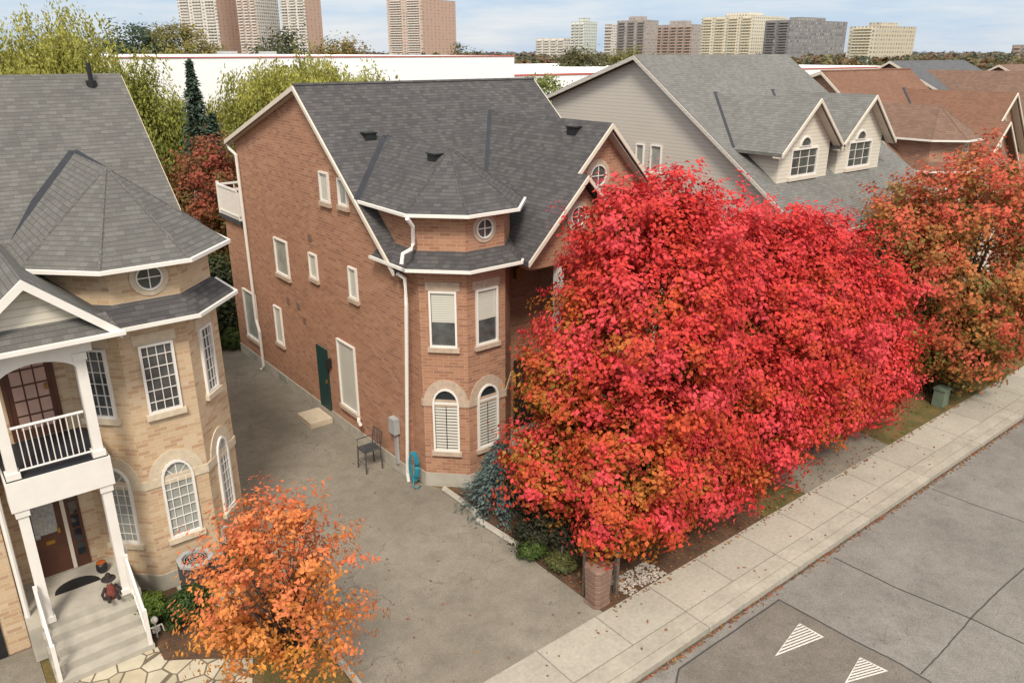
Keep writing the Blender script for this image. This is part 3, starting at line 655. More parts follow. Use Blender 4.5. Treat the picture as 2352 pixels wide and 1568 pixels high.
# ------------------------------------------------------------------ foliage
def leaf_mesh(name,P,N,size,C,mat,parent,aspect=.75,seed=0,updir=None):
    rg=np.random.default_rng(seed+100); n=len(P)
    N=N/np.linalg.norm(N,axis=1,keepdims=True)
    T=rg.normal(size=(n,3)) if updir is None else updir+rg.normal(size=(n,3))*.25
    T=T-(T*N).sum(1,keepdims=True)*N; T/=np.linalg.norm(T,axis=1,keepdims=True)+1e-9
    B=np.cross(N,T); s=size*rg.uniform(.6,1.35,(n,1))
    V=np.stack([P-T*s*.5,P+B*s*.5*aspect-N*s*.12,P+T*s*.5,P-B*s*.5*aspect-N*s*.12],1).reshape(-1,3)
    o=np.array(ORG.get(parent.name,(0,0,0))) if parent else np.zeros(3)
    V=V-o
    me=bpy.data.meshes.new(name); me.vertices.add(4*n); me.vertices.foreach_set('co',V.astype(np.float32).ravel())
    me.loops.add(4*n); me.loops.foreach_set('vertex_index',np.arange(4*n,dtype=np.int32))
    me.polygons.add(n); me.polygons.foreach_set('loop_start',np.arange(0,4*n,4,dtype=np.int32))
    me.update(calc_edges=True); me.validate()
    at=me.color_attributes.new('Col','FLOAT_COLOR','POINT')
    C4=np.ones((n,4),np.float32); C4[:,:3]=np.clip(C,0.002,1); at.data.foreach_set('color',np.repeat(C4,4,0).ravel())
    me.materials.append(M[mat]); ob=bpy.data.objects.new(name,me); COL.objects.link(ob)
    if parent: ob.parent=parent
    return ob
def lerp(a,b,t): return np.array(a)*(1-t[:,None])+np.array(b)*t[:,None]
def crown(center,radii,nc,per,sig,seed,shell=.45,bottom=-.95,jit=.16,up=.45,egg=0,spk=0.0):
    rg=np.random.default_rng(seed); d=rg.normal(size=(nc*3,3)); d/=np.linalg.norm(d,axis=1,keepdims=True); d=d[d[:,2]>bottom][:nc]
    K=rg.normal(size=(7,3))*2.6; ph=rg.uniform(0,6.28,7)
    lump=1+jit*np.sin(d@K.T+ph).sum(1)/2.2
    rad=rg.uniform(shell**3,1,len(d))**(1/3)*lump
    rel=d*rad[:,None]
    sc=np.ones((len(d),3)); sc[:,:2]=(1-egg*rel[:,2:3])
    cpos=rel*sc*np.array(radii)+np.array(center)
    idx=np.repeat(np.arange(len(d)),per); n=len(idx)
    off=rg.normal(size=(n,3))*np.array([sig,sig,sig*.75])*rg.uniform(.6,1.3,(len(d),1))[idx]
    if spk:
        ax=d*np.array([1,1,.7])+np.array([0,0,.5])+rg.normal(size=d.shape)*.35; ax/=np.linalg.norm(ax,axis=1,keepdims=True)
        q=rg.uniform(-1,1,n); off=off*(1-.5*np.clip(q,0,1))[:,None]+ax[idx]*(q*spk*rg.uniform(.5,1.6,len(d))[idx])[:,None]
    P=cpos[idx]+off; rl=(P-np.array(center))/np.array(radii)
    N=off/sig*.55+d[idx]*.8+np.array([0,0,up])+rg.normal(size=(n,3))*.45
    keep=P[:,2]>.12
    return P[keep],N[keep],rg.uniform(size=len(d))[idx][keep],np.linalg.norm(rl,axis=1)[keep],cpos
CAMR=np.array([cu,-su,0.])
def limbs(base,cpos,r,seed,nb=9,fork=.3):
    rg=np.random.default_rng(seed+5); m=MB(); b=Vector(base); top=Vector(np.mean(cpos,0)); H=top.z-b.z
    f=b+Vector((0,0,max(.5,H*fork*1.2))); m.tube([b-Vector((0,0,.1)),b+Vector((.02,.03,(f.z-b.z)*.5)),f],r*1.25,9,r*.85)
    ld=f+Vector((0,0,H*.85)); m.tube([f,(f+ld)/2+Vector((.12,-.08,0)),ld],r*.8,7,r*.15)
    for i in rg.choice(len(cpos),min(nb,len(cpos)),replace=False):
        q=Vector(cpos[i]); s=f+(ld-f)*rg.uniform(0,.5); mid=s.lerp(q,.5)+Vector((0,0,.15*H*rg.uniform(-.2,1)))
        m.tube([s,mid,s.lerp(q,.95)],r*.42,6,r*.08)
    return m
def tree(name,label,base,blobs,per,sig,size,colf,seed,tr=.14,group=None,cat='tree',mat='leaf',nb=10,asp=.7,**kw):
    o=thing(name,label,cat,tuple(base),group); rg=np.random.default_rng(seed+77)
    res=[crown(cn,rd,nc,per,sig,seed+i*13,**kw) for i,(cn,rd,nc) in enumerate(blobs)]
    P=np.concatenate([r[0] for r in res]); N=np.concatenate([r[1] for r in res]); cr=np.concatenate([r[2] for r in res]); rad=np.concatenate([r[3] for r in res]); cp=np.concatenate([r[4] for r in res])
    lo=np.percentile(P,2,axis=0); hi=np.percentile(P,98,axis=0); rl=(P-(lo+hi)/2)/((hi-lo)/2)
    C=colf(rl,cr,rg.uniform(size=len(P)),rad)
    if tr: limbs(base,cp,tr,seed,nb).build('trunk','bark',o,True)
    leaf_mesh('crown',P,N,size,C,mat,o,seed=seed,aspect=asp)
    return o
def bright(C,rl,lf,amt=.35): return C*(1-amt+2*amt*lf)[:,None]
KW=np.random.default_rng(3).normal(size=(6,3))*3.2; PW=np.random.default_rng(4).uniform(0,6.28,6)
def patch(rl): return np.sin(rl@KW.T+PW).sum(1)/3.0
def red_col(rl,cr,lf,rad):
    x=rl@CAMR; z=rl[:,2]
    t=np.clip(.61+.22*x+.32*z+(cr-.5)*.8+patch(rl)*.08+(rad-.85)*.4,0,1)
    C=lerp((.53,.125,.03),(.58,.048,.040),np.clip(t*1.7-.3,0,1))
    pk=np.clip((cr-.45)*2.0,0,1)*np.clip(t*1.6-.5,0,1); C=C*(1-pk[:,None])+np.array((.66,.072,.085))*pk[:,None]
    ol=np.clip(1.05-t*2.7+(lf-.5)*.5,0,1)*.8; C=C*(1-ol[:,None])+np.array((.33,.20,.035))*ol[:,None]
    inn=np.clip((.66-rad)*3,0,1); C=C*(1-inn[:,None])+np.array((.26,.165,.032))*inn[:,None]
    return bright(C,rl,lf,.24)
def red_right(rl,cr,lf,rad): return red_col(rl+CAMR*.45,cr,lf,rad)
def mix_col(rl,cr,lf,rad):
    x=rl@CAMR; z=rl[:,2]
    t=np.clip(.54+.22*z+.10*x+(cr-.5)*1.0+patch(rl)*.10+(rad-.9)*.6+(lf-.5)*.4,0,1)
    C=lerp((.19,.155,.038),(.46,.15,.05),np.clip(t*1.8-.3,0,1)); p=np.clip(t*2.2-1.45,0,1); C=C*(1-p[:,None])+np.array((.54,.085,.062))*p[:,None]
    return bright(C,rl,lf,.28)
def org_col(rl,cr,lf,rad):
    t=np.clip(.5+.45*rl[:,2]+(cr-.5)*.8,0,1)
    C=lerp((.60,.27,.055),(.60,.165,.07),t); return bright(C,rl,lf,.28)
def grn(a,b):
    def f(rl,cr,lf,rad): return bright(lerp(a,b,np.clip(.5+.3*rl[:,2]+(cr-.5)*.9,0,1)),rl,lf,.3)
    return f
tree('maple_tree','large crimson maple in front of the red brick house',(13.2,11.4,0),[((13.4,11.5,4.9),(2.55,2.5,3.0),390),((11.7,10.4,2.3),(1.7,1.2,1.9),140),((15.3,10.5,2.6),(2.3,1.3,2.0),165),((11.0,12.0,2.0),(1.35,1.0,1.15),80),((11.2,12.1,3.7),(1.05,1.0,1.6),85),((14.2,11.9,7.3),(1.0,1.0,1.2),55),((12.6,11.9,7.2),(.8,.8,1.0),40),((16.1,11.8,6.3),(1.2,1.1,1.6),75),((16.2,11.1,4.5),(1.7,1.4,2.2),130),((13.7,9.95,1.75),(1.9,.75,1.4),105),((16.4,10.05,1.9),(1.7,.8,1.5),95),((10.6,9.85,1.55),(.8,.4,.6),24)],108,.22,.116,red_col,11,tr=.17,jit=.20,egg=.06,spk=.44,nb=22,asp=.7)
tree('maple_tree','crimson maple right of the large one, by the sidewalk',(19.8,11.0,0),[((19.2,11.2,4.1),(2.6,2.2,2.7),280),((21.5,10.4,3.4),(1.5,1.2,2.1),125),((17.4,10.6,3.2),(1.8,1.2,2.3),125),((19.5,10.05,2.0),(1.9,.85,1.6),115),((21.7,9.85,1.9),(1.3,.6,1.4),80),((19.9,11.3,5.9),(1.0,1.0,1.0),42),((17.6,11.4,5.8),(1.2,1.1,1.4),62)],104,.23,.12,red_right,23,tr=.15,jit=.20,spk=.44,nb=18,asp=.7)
tree('autumn_tree','tall rust and green tree beyond the crimson maples at right',(28.2,10.4,0),[((28.0,10.5,4.75),(3.0,2.9,3.7),400),((25.8,11.8,4.1),(1.9,1.6,2.8),165),((28.0,9.8,1.8),(2.4,1.2,1.4),115),((25.8,10.8,1.9),(1.3,.9,1.4),62)],84,.27,.135,mix_col,31,tr=.16,jit=.17,spk=.42,nb=16,asp=.7)
tree('young_tree','small orange leaved tree in the foreground beside the driveway',(3.8,10.85,0),[((3.8,10.85,2.55),(1.35,1.4,1.5),175),((3.05,11.0,1.9),(.95,.9,.95),55),((3.95,10.85,4.05),(.4,.4,.55),16),((3.4,11.0,3.75),(.35,.35,.5),12)],46,.115,.088,org_col,41,tr=.055,jit=.26,shell=.2,nb=55,egg=.08,spk=.40,asp=.6)
# willows
def willow(name,label,px,ytop,Y,r,ns,seed,a=(.21,.21,.04),b=(.35,.335,.075),low=1.0):
    t=at_Y(px,ytop,Y); top=t[2]; bx,by=t[0],t[1]; rg=np.random.default_rng(seed)
    o=thing(name,label,'tree',(bx,by,0))
    nb=max(26,ns//16); D=rg.normal(size=(nb,3)); D[:,2]=np.abs(D[:,2])*1.0; D/=np.linalg.norm(D,axis=1,keepdims=True)
    RB=rg.uniform(.45,1,nb)**.5*rg.uniform(.82,1.12,nb); H=top*.42
    cl=rg.integers(nb,size=ns); cb=rg.uniform(size=nb)
    S=np.stack([bx+D[cl,0]*RB[cl]*r*.9,by+D[cl,1]*RB[cl]*r*.9,top-H+D[cl,2]*RB[cl]*H-.2],1)+rg.normal(size=(ns,3))*np.array([.45,.45,.30])
    ln=rg.uniform(.25,.75,ns)*(1.3+ (top*.30))
    Ps=[];Cs=[]
    for i in range(ns):
        m=int(ln[i]/.10)+4; q=np.linspace(0,1,m); dd=D[cl[i]]
        p=S[i]+np.stack([dd[0]*.7*np.sqrt(q),dd[1]*.7*np.sqrt(q),.25*np.sin(q*2.8)-q*ln[i]],1)+rg.normal(size=(m,3))*.10
        Ps.append(p); tt=np.clip(.72-.55*q+(cb[cl[i]]-.5)*.9+dd[2]*.15,0,1); Cs.append(lerp(a,b,tt))
    P=np.concatenate(Ps);C=np.concatenate(Cs); k=P[:,2]>low; P=P[k];C=C[k]*rg.uniform(.75,1.25,(k.sum(),1))
    N=rg.normal(size=P.shape)*.8+(P-np.array([bx,by,top-H-1.]))/r; N[:,2]=N[:,2]*.4+.2
    leaf_mesh('crown',P,N,.20,C,'leaf',o,aspect=.42,seed=seed,updir=np.array([0,0,-1.]))
    limbs((bx,by,0),S[:60]-np.array([0,0,top*.22]),.22,seed,9).build('trunk','bark',o,True)
willow('willow_tree','large yellow green willow at the top left corner',70,12,40,5.0,2500,51)
willow('willow_tree','narrow willow between the left house and the white warehouse',308,112,39,2.0,900,52,(.13,.155,.03),(.28,.28,.06))
willow('willow_tree','broad willow behind the ridge of the red brick house',660,96,44,4.5,2200,53)
willow('willow_tree','smaller willow at the right side of the broad one',825,132,44,2.5,850,54,(.15,.17,.035),(.30,.30,.065))
def spruce(name,label,base,h,r,n,col0,col1,seed,size=.28,cat='tree',z0=.3,lay_n=16):
    o=thing(name,label,cat,base); rg=np.random.default_rng(seed); q=rg.uniform(0,1,n)**.75
    lay=np.floor(q*lay_n)/lay_n; f=1-q
    an=rg.uniform(0,6.283,n); br=np.floor(an/6.283*9+lay*37)/9*6.283+rg.normal(size=n)*.13
    rad=(.06+r*f*(1.2-.6*np.mod(q*lay_n,1)))*np.sqrt(rg.uniform(.02,1,n))*(.75+.5*np.mod(np.floor(an/6.283*9)*.37+lay*5.3,1))
    z=base[2]+z0+q*(h-z0)-rad*.25
    P=np.stack([base[0]+np.cos(br)*rad,base[1]+np.sin(br)*rad,z],1)+rg.normal(size=(n,3))*.04
    N=np.stack([np.cos(br)*.4,np.sin(br)*.4,np.ones(n)],1)+rg.normal(size=(n,3))*.5
    C=lerp(col0,col1,np.clip(rad/(r*f+.1)*.8+rg.normal(size=n)*.15,0,1))
    leaf_mesh('crown',P,N,size,C,'needle',o,aspect=.4,seed=seed,updir=np.stack([np.cos(br),np.sin(br),-.3*np.ones(n)],1))
    m=MB(); m.tube([(base[0],base[1],base[2]-.05),(base[0],base[1],base[2]+h*.97)],.12 if h>4 else .05,7,.02); m.build('trunk','bark',o)
    return o
p=at_Y(434,140,36); spruce('spruce_tree','slim dark spruce in front of the white warehouse wall',(p[0],p[1],0),p[2],2.1,7000,(.018,.03,.02),(.065,.10,.065),61,.22,lay_n=22)
p=at_Y(487,262,36.5); spruce('spruce_tree','shorter dark spruce against the rear of the red brick house',(p[0],p[1],0),p[2],1.7,6000,(.018,.03,.02),(.055,.09,.05),62,.22,lay_n=20)
b=at_z(1150,1165,0); spruce('blue_spruce','low blue green spruce shrub under the crimson maple by the tower',(b[0]+.05,b[1]+.12,0),1.8,1.25,7000,(.035,.05,.046),(.12,.165,.155),63,.12,'shrub',.05,12)
def bgtree(px,ytop,Y,r,cf,seed,label,name='broadleaf_tree',nc=120,per=60,hh=None):
    t=at_Y(px,ytop,Y); zr_=(hh or t[2]*.42); return tree(name,label,(t[0],t[1],0),[((t[0],t[1],t[2]-zr_),(r,r,zr_),nc)],per,r*.15,r*.085,cf,seed,tr=max(.1,r*.05),nb=6)
bgtree(303,42,110,5.6,grn((.025,.04,.022),(.06,.085,.045)),71,'dark green round tree on the skyline left of the towers')
bgtree(388,62,105,3.6,grn((.10,.10,.025),(.19,.165,.045)),72,'yellow green tree right of the dark round tree')
bgtree(440,54,108,4.4,grn((.11,.10,.03),(.21,.17,.05)),73,'golden green tree in front of the leftmost tower')
bgtree(1250,140,56,2.3,grn((.10,.13,.03),(.20,.23,.06)),74,'small light green tree at the right end of the long warehouse')
bgtree(640,92,125,6,grn((.03,.04,.015),(.07,.075,.03)),75,'dark low tree below the third tower')
bgtree(770,88,150,6,grn((.12,.10,.03),(.22,.16,.05)),76,'ochre tree right of the third tower')
bgtree(1340,118,140,6,grn((.05,.055,.02),(.10,.09,.035)),77,'dull green tree behind the grey house ridge')
bgtree(1445,112,150,5,grn((.08,.09,.02),(.17,.15,.04)),78,'yellowish tree just left of the grey house ridge')
bgtree(1075,100,160,5,grn((.05,.055,.02),(.11,.09,.03)),79,'olive tree right of the central tower')
bgtree(545,265,40,2.0,grn((.12,.14,.03),(.24,.25,.05)),80,'pale green tree beside the rear gutter of the red brick house')
def rust(rl,cr,lf,rad): return bright(lerp((.13,.10,.028),(.30,.075,.045),np.clip(.45+(cr-.5)*1.4+rl[:,2]*.3,0,1)),rl,lf,.3)
p=at_Y(455,305,32); tree('autumn_tree','rust red tree behind the left side of the red brick house',(p[0],p[1],0),[((p[0],p[1],p[2]-3.0),(1.9,1.9,3.0),200)],75,.24,.14,rust,81,tr=.1,spk=.3)
p=at_Y(498,560,29.5); tree('hedge_shrub','dark green shrub at the back corner between the houses',(p[0],p[1],0),[((p[0],p[1],p[2]-2.3),(.8,.8,2.2),80)],60,.2,.14,grn((.02,.03,.015),(.06,.075,.03)),82,tr=.05,cat='shrub')
def bush(px,py,r,h,cf,seed,label,size=.06,nc=90,per=50):
    b=at_z(px,py,0); return tree('shrub',label,(b[0],b[1],0),[((b[0],b[1],h*.5),(r,r,h*.55),nc)],per,r*.16,size,cf,seed,tr=.025,cat='shrub',bottom=-.8,nb=5,shell=.6,jit=.1)
bush(352,1425,.34,.62,grn((.05,.085,.012),(.13,.18,.03)),91,'lime green clipped shrub next to the porch steps')
bush(437,1425,.44,.72,grn((.02,.045,.012),(.06,.10,.025)),92,'dark green clipped shrub in front of the air conditioner')
bush(560,1290,.42,.75,grn((.02,.045,.015),(.05,.095,.03)),93,'round dark shrub at the driveway corner of the tan tower')
bush(1250,1235,.85,.9,grn((.02,.025,.018),(.06,.06,.03)),94,'dark low shrub under the crimson maple',.08,90,50)
bush(1225,1275,.32,.36,grn((.04,.07,.015),(.09,.13,.03)),95,'grassy green plant at the driveway edge under the maple',.07)
bush(1290,1300,.35,.3,grn((.06,.07,.025),(.13,.13,.045)),99,'loose green plant left of the brown waste bin',.07)
bush(540,800,.4,.9,grn((.04,.07,.015),(.09,.13,.03)),97,'small green shrub at the far end of the driveway',.08)
bush(2150,900,.6,.8,grn((.07,.06,.02),(.16,.09,.03)),98,'low rusty plant at the foot of the rust and green tree',.1)
rg=np.random.default_rng(5); Ps=[];Cs=[];Ns=[]
pal=np.array([(.06,.065,.025),(.10,.09,.03),(.13,.105,.035),(.17,.10,.03),(.04,.05,.025),(.15,.13,.035),(.18,.08,.035)])
for i in range(2200):
    Y=110*(22**rg.uniform()); x=rg.uniform(-.72,.72)*Y; u=cu*x+su*Y; v=-su*x+cu*Y
    if v<132 and u<145: continue
    if v<40 and u<95: continue
    r=rg.uniform(2.5,5)*(1+Y/1500); h=rg.uniform(5.5,9.2)+Y*.0022; m=34
    d=rg.normal(size=(m,3)); d/=np.linalg.norm(d,axis=1,keepdims=True); d*=rg.uniform(.6,1,(m,1)); d[:,2]=np.abs(d[:,2])*1.3-.3
    Ps.append(np.array([u,v,h-r*.8])+d*np.array([r,r,r*.8])); Ns.append(d+rg.normal(size=(m,3))*.3+np.array([0,0,.3]))
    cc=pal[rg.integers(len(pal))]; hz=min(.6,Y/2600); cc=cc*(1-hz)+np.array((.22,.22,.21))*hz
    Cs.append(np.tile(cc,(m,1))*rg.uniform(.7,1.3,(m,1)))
P=np.concatenate(Ps); dist=np.linalg.norm(P[:,:2],axis=1)[:,None]
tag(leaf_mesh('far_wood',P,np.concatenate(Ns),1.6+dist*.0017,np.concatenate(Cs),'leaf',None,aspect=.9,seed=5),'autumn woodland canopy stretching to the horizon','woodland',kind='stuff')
# ------------------------------------------------------------------ ground
def sheet(name,pts,z,mat,kind='structure'):
    return MB().poly([(x,y,z) for x,y in pts]).build(name,mat,None,kind=kind)
MB().poly([(-6000,-6000,-.2),(6000,-6000,-.2),(6000,6000,-.2),(-6000,6000,-.2)]).build('ground','ground',None,kind='structure')
sheet('road',[(-60,-7),(140,-7),(140,7.62),(-60,7.62)],-.14,'asphalt_road')
MB().box(-60,140,7.62,7.85,-.19,.0).build('kerb','kerb',None,kind='structure')
MB().box(-60,140,7.865,8.235,-.19,-.004).build('boulevard_strip','kerb',None,kind='structure')
MB().box(-60,140,8.252,9.3,-.19,.004).build('sidewalk','sidewalk',None,kind='structure')
MB().box(-60,140,9.302,50.9,-.19,-.03).build('yard','lawn',None,kind='structure')
sheet('driveway',[(4.85,9.303),(9.85,9.303),(9.85,13.6),(10.0,15.4),(9.5,16.6),(9.5,29.5),(5.0,29.5),(5.0,17),(4.85,14)],-.012,'asphalt_drive')
sheet('driveway',[(-6,9.303),(.35,9.303),(.35,15.6),(-6,15.6)],-.012,'asphalt_drive')
sheet('driveway',[(17.4,9.303),(21.8,9.303),(22.6,16),(22.6,30),(18.2,30),(18.2,14.9),(14.6,14.9),(14.6,13.9),(17.0,13.6)],-.012,'asphalt_drive')
sheet('garden_bed',[(9.86,9.31),(15.6,9.31),(15.8,12.8),(14.4,15.3),(10.2,15.6),(9.86,13.7)],-.01,'mulch')
sheet('garden_bed',[(2.25,13.2),(4.84,12.2),(4.84,15.2),(5.0,17.0),(4.2,15.85),(2.25,15.85)],-.01,'mulch')
sheet('flagstone_path',[(.4,12.0),(3.2,11.6),(3.6,12.6),(2.24,13.6),(2.24,14.06),(.4,14.2)],-.008,'flag')
m=MB(); m.tube([at_z(x,y,.03) for x,y in [(1020,1122),(1060,1150),(1090,1175),(1100,1195),(1140,1220),(1190,1252)]],.08,6); o=m.build('garden_edging','concrete'); tag(o,'low stone edging curving along the driveway by the blue spruce','edging')
m=MB(); m.tube([(4.88,9.4,.01),(4.88,11,.01),(4.88,13,.01)],.07,6); tag(m.build('garden_edging','concrete'),'straight stone edging between the orange tree and the driveway','edging')
def strip(pts,w,z): 
    m=MB(); m.sweep([p[:2] for p in pts],-w/2,w/2,z-.002,z); return m
ZR=-.14
hump=[at_z(x,y,ZR) for x,y in [(1545,1600),(1560,1535),(1790,1377),(1960,1470),(2070,1525),(2140,1568),(2230,1620)]]
sheet('speed_hump',[p[:2] for p in hump],ZR+.004,'asphalt_hump')
rj=random.Random(12)
def wobble(pts,n=9,a=.007):
    out=[]
    for p,q in zip(pts[:-1],pts[1:]):
        for k in range(n): t=k/n; out.append((p[0]+(q[0]-p[0])*t+rj.uniform(-a,a),p[1]+(q[1]-p[1])*t+rj.uniform(-a,a)))
    return out+[pts[-1][:2]]
strip(wobble([(-5,7.585),(20,7.585),(50,7.59),(90,7.59)],60,.012),.06,ZR+.006).build('gutter_line','grime',None,kind='structure')
for pts,w in (([(1545,1600),(1560,1535),(1790,1377),(1960,1470),(2070,1525),(2140,1568)],.034),([(1915,1280),(2060,1350),(2230,1420),(2352,1478)],.026),([(2230,1420),(2300,1350),(2400,1265)],.026),([(2230,1420),(2170,1490),(2115,1548)],.024),([(2140,1122),(2240,1160),(2352,1198)],.015)):
    strip(wobble([at_z(x,y,ZR) for x,y in pts]),w,ZR+.009).build('tar_seam','tar',None,kind='structure')
for tri in ([(1780,1506),(1893,1462),(1836,1430)],[(1940,1568),(2040,1540),(1975,1508)]):
    A,B,C_=[Vector(at_z(x,y,ZR+.012)) for x,y in tri]; m=MB(); n=8
    for k in range(n):
        t0=k/n; t1=t0+.55/n
        m.poly([A.lerp(C_,t0),B.lerp(C_,t0),B.lerp(C_,t1),A.lerp(C_,t1)])
    for P_,Q_ in ((A,C_),(B,C_)):
        d=(A.lerp(B,.5)-P_).normalized()*.05
        m.poly([P_+Vector((0,0,.003)),Q_+Vector((0,0,.003)),Q_+d*.2+Vector((0,0,.003)),P_+d+Vector((0,0,.003))])
    m.build('road_marking','paint',None,kind='structure')
n=4600; rg=np.random.default_rng(9); P=np.zeros((n,3))
q=rg.uniform(size=n)
for i in range(n):
    if q[i]<.34: P[i]=(rg.uniform(7,60),7.59-abs(rg.normal())*.06,ZR+.012)
    elif q[i]<.37: P[i]=(rg.uniform(7,50),rg.uniform(7.9,9.25),.012)
    elif q[i]<.42: P[i]=(rg.uniform(9.9,30),9.27-abs(rg.normal())*.06,.012)
    elif q[i]<.84: P[i]=(max(9.9,rg.normal(14.5,3.6))+rg.uniform(0,.5),rg.uniform(9.35,13.2),.012)
    elif q[i]<.855: P[i]=(rg.uniform(5,9.8),rg.uniform(9.4,20),.0)
    else: P[i]=(rg.normal(28,3),rg.uniform(9.35,13),.0)
C=np.array([(.34,.09,.05),(.36,.16,.05),(.27,.12,.05),(.24,.15,.08)])[rg.integers(4,size=n)]*rg.uniform(.6,1.2,(n,1))
N=rg.normal(size=(n,3))*.25+np.array([0,0,1.]); P[:,2]+=.01
tag(leaf_mesh('fallen_leaves',P,N,.065,C,'leaf',None,seed=9),'fallen red and orange leaves scattered along kerb and beds','leaves',kind='stuff')
m=MB(); rr=random.Random(4); c0=at_z(1475,1345,0)
for k in range(420):
    x=c0[0]+rr.uniform(-.5,.75); y=c0[1]+rr.uniform(-.05,.55); r=rr.uniform(.015,.038)
    m.lathe([(r*.6,-.01),(r,r*.4),(r*.5,r*.8)],x,y,6)
tag(m.build('pebble_patch','pebble'),'pale pebbles beside the brown waste bin','pebbles',kind='stuff')
# ------------------------------------------------------------------ street-side objects
b=at_z(1388,1392,0); B=Vector((b[0],b[1]+.22,0))
o=thing('waste_bin','brown slatted square waste bin inside the dark wooden frame','bin',tuple(B))
m=MB(); m.lathe([(.20,.03),(.235,.84)],B.x,B.y,16,.96)
m.build('body','bin',o)
for k in range(6):
    z=.09+k*.125; r=.203+.035*(z/.84); m=MB(); m.lathe([(r,z),(r+.008,z+.008),(r+.010,z+.095),(r+.003,z+.103)],B.x,B.y,16,.96); m.build('slat_band','bin',o)
m=MB(); m.lathe([(.25,.84),(.255,.89),(.235,.93),(.10,.96)],B.x,B.y,16,.96); m.build('lid','bin',o); m=MB(); m.lathe([(.235,0),(.235,.03)],B.x,B.y,16,.96); m.build('base','bin',o)
o=thing('bin_enclosure','dark weathered timber uprights and rails behind the brown waste bin','bin enclosure',tuple(B+Vector((0,.2,0))))
q0=at_z(1356,1375,0); q1=at_z(1428,1375,0)
for q in (q0,q1): MB().box(q[0]-.04,q[0]+.04,q[1]+.15,q[1]+.23,0,1.12).build('post','wood',o)
p0=Vector((q0[0]+.03,q0[1]+.25,1.05)); p1=Vector((q1[0]-.03,q1[1]+.25,1.05))
for z in (.72,.38):
    m=MB(); d=(p1-p0).normalized(); s=Vector((-d.y,d.x,0))*.02; up=Vector((0,0,.09)); a=Vector((p0.x,p0.y,z)); c=Vector((p1.x,p1.y,z))
    m.add([a-s,c-s,c+s,a+s,a-s+up,c-s+up,c+s+up,a+s+up],[(0,1,2,3),(4,5,6,7),(0,1,5,4),(1,2,6,5),(2,3,7,6),(3,0,4,7)]); m.build('rail','wood',o)
b=at_z(470,1372,0); A0=Vector((b[0],b[1]+.3,0))
o=thing('air_conditioner','grey outdoor air conditioner unit beside the tan tower','air conditioner',tuple(A0))
MB().box(A0.x-.38,A0.x+.38,A0.y-.38,A0.y+.38,-.01,.06).build('base','concrete',o)
OC=(22.5,67.5,112.5,157.5,202.5,247.5,292.5,337.5)
m=MB(); m.sweep([(A0.x+.31*math.cos(R(a))*1.08,A0.y+.31*math.sin(R(a))*1.08) for a in OC],-.02,.02,.07,.8,True)
for k in range(12): m.sweep([(A0.x+.345*math.cos(R(a)),A0.y+.345*math.sin(R(a))) for a in OC],0,.02,.12+k*.055,.145+k*.055,True)
m.build('casing','metal_dark',o)
m=MB(); m.sweep([(A0.x+.35*math.cos(R(a)),A0.y+.35*math.sin(R(a))) for a in OC],-.07,.03,.8,.86,True); m.build('top_rim','metal_grey',o)
m=MB()
for k in range(1,6):
    r=.27*k/5; m.sweep([(A0.x+r*math.cos(R(a)),A0.y+r*math.sin(R(a))) for a in range(0,360,30)],-.006,.006,.83,.84,True)
m.build('fan_grille','metal_grey',o); m=MB(); m.lathe([(.28,.7),(.28,.71)],A0.x,A0.y,16); m.build('fan','black',o)
b=at_z(530,1395,0); m=MB(); m.lathe([(.30,-.02),(.36,.1),(.33,.22),(.2,.32),(.05,.35)],b[0],b[1],11)
rr=random.Random(8); m.v=[(x+rr.uniform(-.04,.04),y+rr.uniform(-.04,.04),z+rr.uniform(-.02,.02)) for x,y,z in m.v]
tag(m.build('boulder','boulder',smooth=True),'grey boulder in the bed behind the orange tree','boulder')
zp=.752
def onp(px,py): return at_z(px,py,zp)
b=onp(176,1340); m=MB(); q=[(b[0]+.42*math.cos(R(a)),b[1]-.16+.36*math.sin(R(a)),zp) for a in range(0,181,15)]; m.prism(q,(0,0,.015)); tag(m.build('door_mat','black'),'black half round door mat on the porch floor','mat')
b=onp(236,1312); b=(min(b[0],2.0),b[1]); o=thing('halloween_pot','small black halloween pot with orange rim by the brown door','pot',(b[0],b[1],zp))
m=MB(); m.lathe([(.07,zp),(.11,zp+.06),(.11,zp+.17),(.085,zp+.22)],b[0],b[1],14); m.build('body','black',o,True); m=MB(); m.lathe([(.088,zp+.221),(.092,zp+.245),(.03,zp+.26)],b[0],b[1],12); m.build('rim','pumpkin',o)
b=onp(262,1378); b=(min(b[0],2.0),max(b[1],15.15)); o=thing('scarecrow_doll','small seated halloween doll in black and red at the top of the steps','decoration',(b[0],b[1],zp))
m=MB(); m.lathe([(.12,zp),(.11,zp+.1),(.08,zp+.22),(.045,zp+.3)],b[0],b[1],10); m.build('body','cloth_red',o,True)
m=MB(); m.lathe([(.03,zp+.301),(.07,zp+.35),(.07,zp+.41),(.02,zp+.45)],b[0],b[1],10); m.build('head','bone',o,True)
m=MB(); m.lathe([(.14,zp+.42),(.135,zp+.435),(.07,zp+.45),(.05,zp+.53),(.02,zp+.56)],b[0],b[1],12); m.build('hat','cloth_black',o)
for sg in (-1,1):
    m=MB(); m.tube([(b[0]+sg*.08,b[1],zp+.25),(b[0]+sg*.17,b[1]-.05,zp+.14),(b[0]+sg*.15,b[1]-.12,zp+.05)],.035,6,.025); m.build('arm','cloth_black',o)
    m=MB(); m.tube([(b[0]+sg*.06,b[1]-.08,zp+.06),(b[0]+sg*.09,b[1]-.24,zp+.05)],.045,6,.035); m.build('leg','cloth_black',o)
b=at_z(362,1462,0); o=thing('skeleton_stake','small skeleton garden ornament beside the porch steps','decoration',(b[0],b[1],0))
